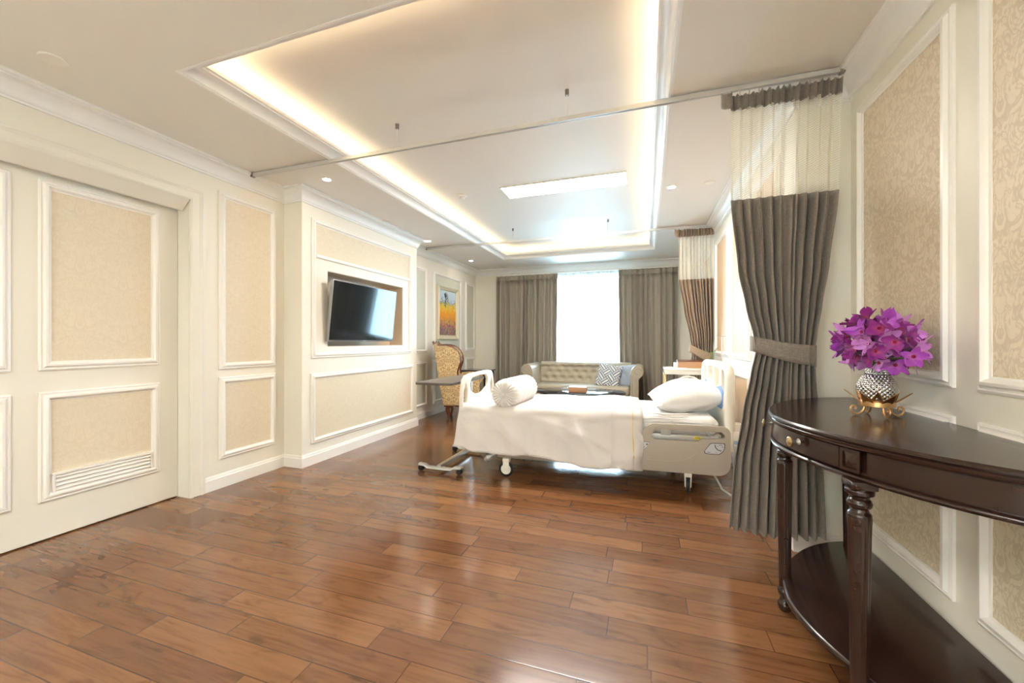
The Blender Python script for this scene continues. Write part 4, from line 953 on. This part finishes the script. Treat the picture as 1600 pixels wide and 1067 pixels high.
# ------------------------------------------------------------------ overbed table
ob = thing('overbed_table', 'grey-topped overbed table on a wheeled base at the foot of the bed', 'table', (-1.80, 3.6, 0))
b = B(); b.plate([rr_loop(-.235, .145, -.38, .42, .03)], .022, Matrix.Translation((0, 0, .800)), bev=.004); obj('tabletop', b, M['greytop'], ob, angle=40)
b = B(); b.box(-.03, .03, .30, .35, .06, .80, .006); b.box(-.06, .06, .0, .35, .775, .800, .004); obj('column', b, M['steel'], ob)
b = B(); V = b.quads([[(-.028, y, .035), (-.020, y, .062), (.020, y, .062), (.028, y, .035)] for y in (-.34, .34)], closed_u=True); b.cap(V[0][::-1]); b.cap(V[-1]); obj('base_beam', b, M['steel'], ob, smooth=False)
for y in (-.345, .345):
    b = B(); V = b.quads([[(x, y + a, z + h) for a, z in ((-.028, 0), (-.020, .016), (.020, .016), (.028, 0))] for x, h in ((-.20, .055), (-.14, .050), (-.11, .032), (.13, .032), (.16, .050), (.235, .055))], closed_u=True); b.cap(V[0][::-1]); b.cap(V[-1]); lg = obj('base_foot', b, M['grey'], ob, smooth=False)
    for x in (-.18, .21):
        b = B()
        for q in (-.013, .013): b.lathe([(.001, -.007), (.024, -.007), (.026, -.004), (.026, .004), (.024, .007), (.001, .007)], axis='Y', seg=24, c=(x, y + q, .026))
        b.box(x - .012, x + .012, y - .005, y + .005, .026, .056); obj('caster', b, M['black'], lg)

# ------------------------------------------------------------------ wing chair (faces +x)
ch = thing('wing_chair', 'mahogany-trimmed wing chair in gold patterned fabric by the left wall', 'chair', (-2.84, 5.63, 0), R(22))
wing = [(-.13, .25), (-.20, .60), (-.275, 1.165), (-.245, 1.165), (-.215, 1.135), (-.10, 1.135), (0, 1.11), (.075, 1.05), (.11, .98), (.115, .90), (.085, .82), (.065, .75), (.07, .68), (.12, .66)]
sidep = wing + [(.36, .65), (.40, .62), (.40, .60), (.37, .25)]
def side_panel(y, th):
    b = B(); b.plate([sidep], th, Matrix.Translation((0, y, 0)) @ VX4, bev=.012); return obj('wing_side', b, M['chairfab'], ch, angle=50)
for y, s in ((-.33, -1), (.27, 1)):
    sp = side_panel(y, .06); yc = y + .03
    b = B(); path = [(-.29, 1.20), (-.265, 1.165), (-.235, 1.140), (-.20, 1.142), (-.10, 1.142), (-.02, 1.125), (.05, 1.08), (.10, 1.01), (.122, .93), (.112, .86), (.085, .79), (.070, .73), (.075, .68), (.12, .665)]
    for i in range(2):
        q = [path[0]]
        for a, c_ in zip(path, path[1:]): q += [((a[0] * 3 + c_[0]) / 4, (a[1] * 3 + c_[1]) / 4), ((a[0] + c_[0] * 3) / 4, (a[1] + c_[1] * 3) / 4)]
        path = q + [path[-1]]
    b.tube([(x, yc, z) for x, z in path], [.017] * (len(path)), 10); obj('wood_edge', b, M['mahogany'], sp, angle=60)
    b = B(); b.tube([(.10, yc, .67), (.25, yc, .675), (.38, yc, .665), (.42, yc, .63), (.41, yc, .59)], [.03, .032, .032, .028, .018], 12); obj('arm_rest', b, M['chairfab'], ch, angle=60)
b = B(); V = b.quads([[(x, y, z) for x, z in ((-.13, .25), (-.275, 1.12), (-.24, 1.14), (-.15, 1.10), (-.09, .90), (-.03, .45), (-.03, .25))] for y in (-.28, .28)], closed_u=True); b.cap(V[0][::-1]); b.cap(V[-1]); obj('backrest', b, M['chairfab'], ch, angle=40)
b = B(); b.tube([(-.272, y, 1.158 + .03 * math.cos(y * 5)) for y in lin(-.30, .30, 12)], .018, 10); obj('crest_rail', b, M['mahogany'], ch)
b = B(); b.box(-.06, .40, -.27, .27, .34, .47, .04, 4); obj('seat_cushion', b, M['chairfab'], ch)
b = B(); b.box(-.125, .39, -.32, .32, .225, .265, .01); obj('seat_frame', b, M['mahogany'], ch)
for x, y in ((-.06, -.28), (-.06, .28), (.34, -.28), (.34, .28)):
    k = -1 if x < 0 else 1; b = B(); b.tube([(x, y, .24), (x + .015 * k, y, .18), (x - .005 * k, y, .10), (x + .005 * k, y, .04), (x + .02 * k, y, 0)], [.036, .034, .022, .018, .022], 12); obj('leg', b, M['mahogany'], ch, angle=60)

# ------------------------------------------------------------------ corner side table
t = thing('corner_table', 'small black corner table between the wing chair and the drape', 'table', (-3.0, 6.93, 0))
b = B(); b.box(-.27, .27, -.24, .24, .645, .672, .006); obj('tabletop', b, M['blackwood'], t)
b = B(); b.box(-.24, .24, -.21, .21, .57, .645, .003); obj('apron', b, M['blackwood'], t)
for x in (-.225, .225):
    for y in (-.195, .195): b = B(); b.box(x - .02, x + .02, y - .02, y + .02, 0, .645, .004); obj('leg', b, M['blackwood'], t)

# ------------------------------------------------------------------ chesterfield sofa (front towards -y)
so = thing('chesterfield_sofa', 'champagne leather buttoned chesterfield sofa under the window', 'sofa', (-1.03, 6.98, 0)); SW = 1.04
btn = [(x, z) for r_, z in enumerate((.54, .65, .755)) for x in [(-.72 + .16 * i + (.08 if r_ % 2 else 0)) for i in range(10)] if abs(x) < .76]
def tuft(x, z, amp=.042): 
    d = 1e9
    for bx_, bz_ in btn:
        if abs(bx_ - x) < .2 and abs(bz_ - z) < .2: d = min(d, math.hypot((bx_ - x), (bz_ - z) * 1.2))
    return amp * min(1, (d / .07)) ** .7 if d < .2 else amp
b = B(); rows = []
for j in range(40):
    z = .42 + .36 * j / 39; rows.append([(-.80 + 1.6 * i / 160, .20 - tuft(-.80 + 1.6 * i / 160, z) + (z - .42) * .10 - (.03 if z > .74 else 0) * ((z - .74) / .04), z) for i in range(161)])
zt = .80
for a in range(10, 181, 17): rows.append([(-.80 + 1.6 * i / 160, .255 - .085 * math.cos(R(a)) , .775 + .055 * math.sin(R(a))) for i in range(161)])
rows.append([(-.80 + 1.6 * i / 160, .34, .12) for i in range(161)])
b.quads(rows); bk = obj('backrest', b, M['leather'], so, angle=70); solid(bk, .01)
for x, z in btn:
    b = B(); b.lathe([(.001, 0), (.012, 0), (.010, -.006), (.001, -.008)], axis='Y', seg=12, c=(x, .196 + (z - .42) * .10, z)); obj('button', b, M['leather'], bk)
for s in (-1, 1):
    b = B(); prof = []
    cx, cz, rr_ = s * (.915), .715, .098
    loop = [(s * .80, .12), (s * .80, .66)] + [(cx + rr_ * math.cos(a) , cz + rr_ * math.sin(a)) for a in ([PI - (PI * 1.35) * i / 20 for i in range(21)] if s > 0 else [0 + (PI * 1.35) * i / 20 for i in range(21)])] + [(s * .93, .60), (s * .93, .12)]
    V = b.quads([[(x, y, z) for x, z in loop] for y in (-.38, -.36, .30, .34)], closed_u=True)
    for v in V[0]: v.co.x = s * .87 + (v.co.x - s * .87) * .95; v.co.z = .42 + (v.co.z - .42) * .985
    b.cap(V[0][::-1]); b.cap(V[-1]); ar = obj('arm', b, M['leather'], so, angle=45)
    b = B(); sp_ = [(cx + s * 0 + (.075 - .010 * a) * math.cos(a * s), -.385, cz + (.075 - .010 * a) * math.sin(a * s) * s) for a in lin(-1.0, 5.5, 40)]; b.tube(sp_, .010, 8); obj('scroll_trim', b, M['leather'], ar)
    b = B(); b.tube([(s * .835, -.385, z) for z in lin(.14, .66, 4)], .010, 8); b.tube([(s * .90, -.385, z) for z in lin(.14, .62, 4)], .010, 8); obj('front_piping', b, M['leather'], ar)
b = B(); b.box(-.80, .80, -.36, .20, .31, .465, .05, 5)
for v in b.bm.verts: v.co.y -= (.05 * (1 - (v.co.x / .8) ** 2) if v.co.y < -.1 else 0); v.co.z += .02 * (1 - (v.co.x / .8) ** 2) if v.co.z > .4 else 0
obj('seat_cushion', b, M['leather'], so, angle=60)
b = B(); b.box(-.84, .84, -.35, .30, .12, .31, .02, 3); obj('base', b, M['leather'], so)
for x in (-.78, .78):
    for y in (-.28, .26): b = B(); b.lathe([(.030, .12), (.036, .09), (.030, .05), (.018, .01), (.018, 0)][::-1], c=(x, y, 0), seg=18); obj('leg', b, M['darkwood'], so)
o = obj('patterned_cushion', pillow('c', .20, .20, .06, None, 3, uv=True), M['maze']); o.location = (-.58, 6.84, .625); o.rotation_euler = (R(74), R(10), R(-4)); tag(o, 'square blue and cream maze-patterned cushion on the sofa', 'cushion')
o = obj('plain_cushion', pillow('c', .195, .19, .06, None, 6), M['bluegrey']); o.location = (-.33, 6.92, .62); o.rotation_euler = (R(78), R(-6), R(-24)); tag(o, 'plain blue grey cushion beside the right arm of the sofa', 'cushion')

# ------------------------------------------------------------------ coffee table with box
ct = thing('coffee_table', 'oval black glossy coffee table in front of the sofa', 'table', (-.93, 6.0, .012))
def oval(o, n=64): return [((.67 - o) * math.cos(2 * PI * i / n), (.43 - o) * math.sin(2 * PI * i / n)) for i in range(n)]
b = B(); b.stack(oval, [(.02, .420), (.004, .424), (0, .432), (.002, .442), (.010, .450)]); obj('tabletop', b, M['blackwood'], ct, angle=50)
b = B(); b.stack(oval, [(.06, .36), (.06, .421)]); obj('apron', b, M['blackwood'], ct)
for x, y in ((-.42, -.22), (.42, -.22), (-.42, .22), (.42, .22)): b = B(); b.lathe([(.02, -.012), (.024, .02), (.018, .05), (.026, .28), (.032, .36)], c=(x, y, 0), seg=20); obj('leg', b, M['blackwood'], ct)
t = thing('tissue_box', 'small tan box with a white top on the oval coffee table', 'box', (-.93, 5.80, .4625), R(4))
b = B(); b.box(-.13, .13, -.07, .07, 0, .075, .006); obj('box_body', b, M['tan'], t)
b = B(); b.box(-.125, .125, -.065, .065, .074, .082, .004); obj('box_top', b, M['paper'], t)

# ------------------------------------------------------------------ bedside stand beyond the bed
bs = thing('bedside_stand', 'slim cream and glass bedside stand beyond the head of the bed', 'table', (.47, 4.93, 0))
b = B(); b.box(-.27, .27, -.19, .19, .885, .900, .004); obj('stand_top', b, M['white'], bs)
b = B(); b.box(-.26, .26, -.18, .18, .835, .885, .003); obj('apron', b, M['bedwhite'], bs)
for x in (-.255, .255):
    for y in (-.175, .175): b = B(); b.box(x - .012, x + .012, y - .012, y + .012, 0, .836, .003); obj('leg', b, M['brass'], bs)
b = B(); b.tube([(-.02 + .13 * math.cos(a), -.185, .70 + .115 * math.sin(a)) for a in lin(0, PI, 20)], .010, 8); b.tube([(-.15, -.185, .70), (-.15, -.185, .3), (.11, -.185, .3), (.11, -.185, .70)], .008, 8); obj('front_arch', b, M['bedwhite'], bs)
b = B(); b.box(-.25, .25, -.17, .17, .29, .31, .003); obj('shelf', b, M['white'], bs)
t = thing('tray_box', 'shallow brown wooden box standing on the bedside stand', 'box', (.50, 4.98, .90))
b = B(); b.box(-.15, .15, -.10, .10, 0, .075, .004); obj('box_body', b, M['tan'], t); b = B(); b.box(-.155, .155, -.105, .105, .072, .088, .004); obj('box_lid', b, M['mahogany'], t)
b = B(); b.box(.305, .335, 4.82, 4.88, .90, .965, .006); tag(obj('white_bottle', b, M['white']), 'small white container at the left side of the wooden box on the stand', 'container')
b = B(); b.box(.29, .44, 4.77, 4.84, .90, .906, .002); tag(obj('paper_pad', b, M['paper']), 'flat white paper pad on the front edge of the bedside stand', 'paper')
t = thing('leafy_sprig', 'small leafy green sprig in a slim glass on the bedside stand', 'plant', (.685, 4.86, .90))
b = B(); b.lathe([(.001, 0), (.022, 0), (.024, .005), (.026, .09), (.024, .09), (.020, .006), (.001, .005)], seg=20); obj('glass', b, M['silver'], t)
b = B()
for k in range(5): b.tube([(0, 0, .01), (.01 * math.cos(k * 1.3), .01 * math.sin(k * 1.3), .12), (.05 * math.cos(k * 1.3), .05 * math.sin(k * 1.3), .20)], .002, 5)
obj('stalks', b, M['stem'], t); b = B(); rnd = random.Random(2)
for k in range(16):
    a = rnd.uniform(0, 6.28); r_ = rnd.uniform(.01, .06); c0 = Vector((r_ * math.cos(a), r_ * math.sin(a), rnd.uniform(.12, .24))); d = Vector((math.cos(a), math.sin(a), rnd.uniform(-.2, .8))).normalized() * .04; s_ = d.cross(Vector((0, 0, 1))).normalized() * .010
    b.quads([[c0, c0], [c0 + d * .4 - s_, c0 + d * .4 + s_], [c0 + d * .8 - s_ * .7, c0 + d * .8 + s_ * .7], [c0 + d, c0 + d]])
obj('leaves', b, M['green'], t)
# IV pole and wall plate
t = thing('infusion_pole', 'thin chrome infusion pole standing between the bed wall and the bedside stand', 'pole', (.73, 4.45, 0))
b = B(); b.tube([(0, 0, .03), (0, 0, 1.25)], .007, 10); obj('pole', b, M['steel'], t)
b = B()
for k in range(4): a = k * PI / 2 + .4; b.tube([(0, 0, .035), (.07 * math.cos(a), .07 * math.sin(a), .012)], .008, 8)
obj('base', b, M['steel'], t)
b = B(); b.tube([(-.05, .0, 1.27), (-.05, 0, 1.25), (.05, 0, 1.25), (.05, 0, 1.27)], .004, 8); obj('hook', b, M['steel'], t)
t = thing('wall_socket', 'small white socket plate on the bed wall above the headboard', 'socket', (XB, 4.515, 1.19))
b = B(); b.box(-.012, 0, -.05, .05, -.07, .07, .003); obj('plate', b, M['white'], t); b = B(); b.box(-.018, -.011, -.02, .02, -.03, .03, .002); obj('switch', b, M['grey'], t)
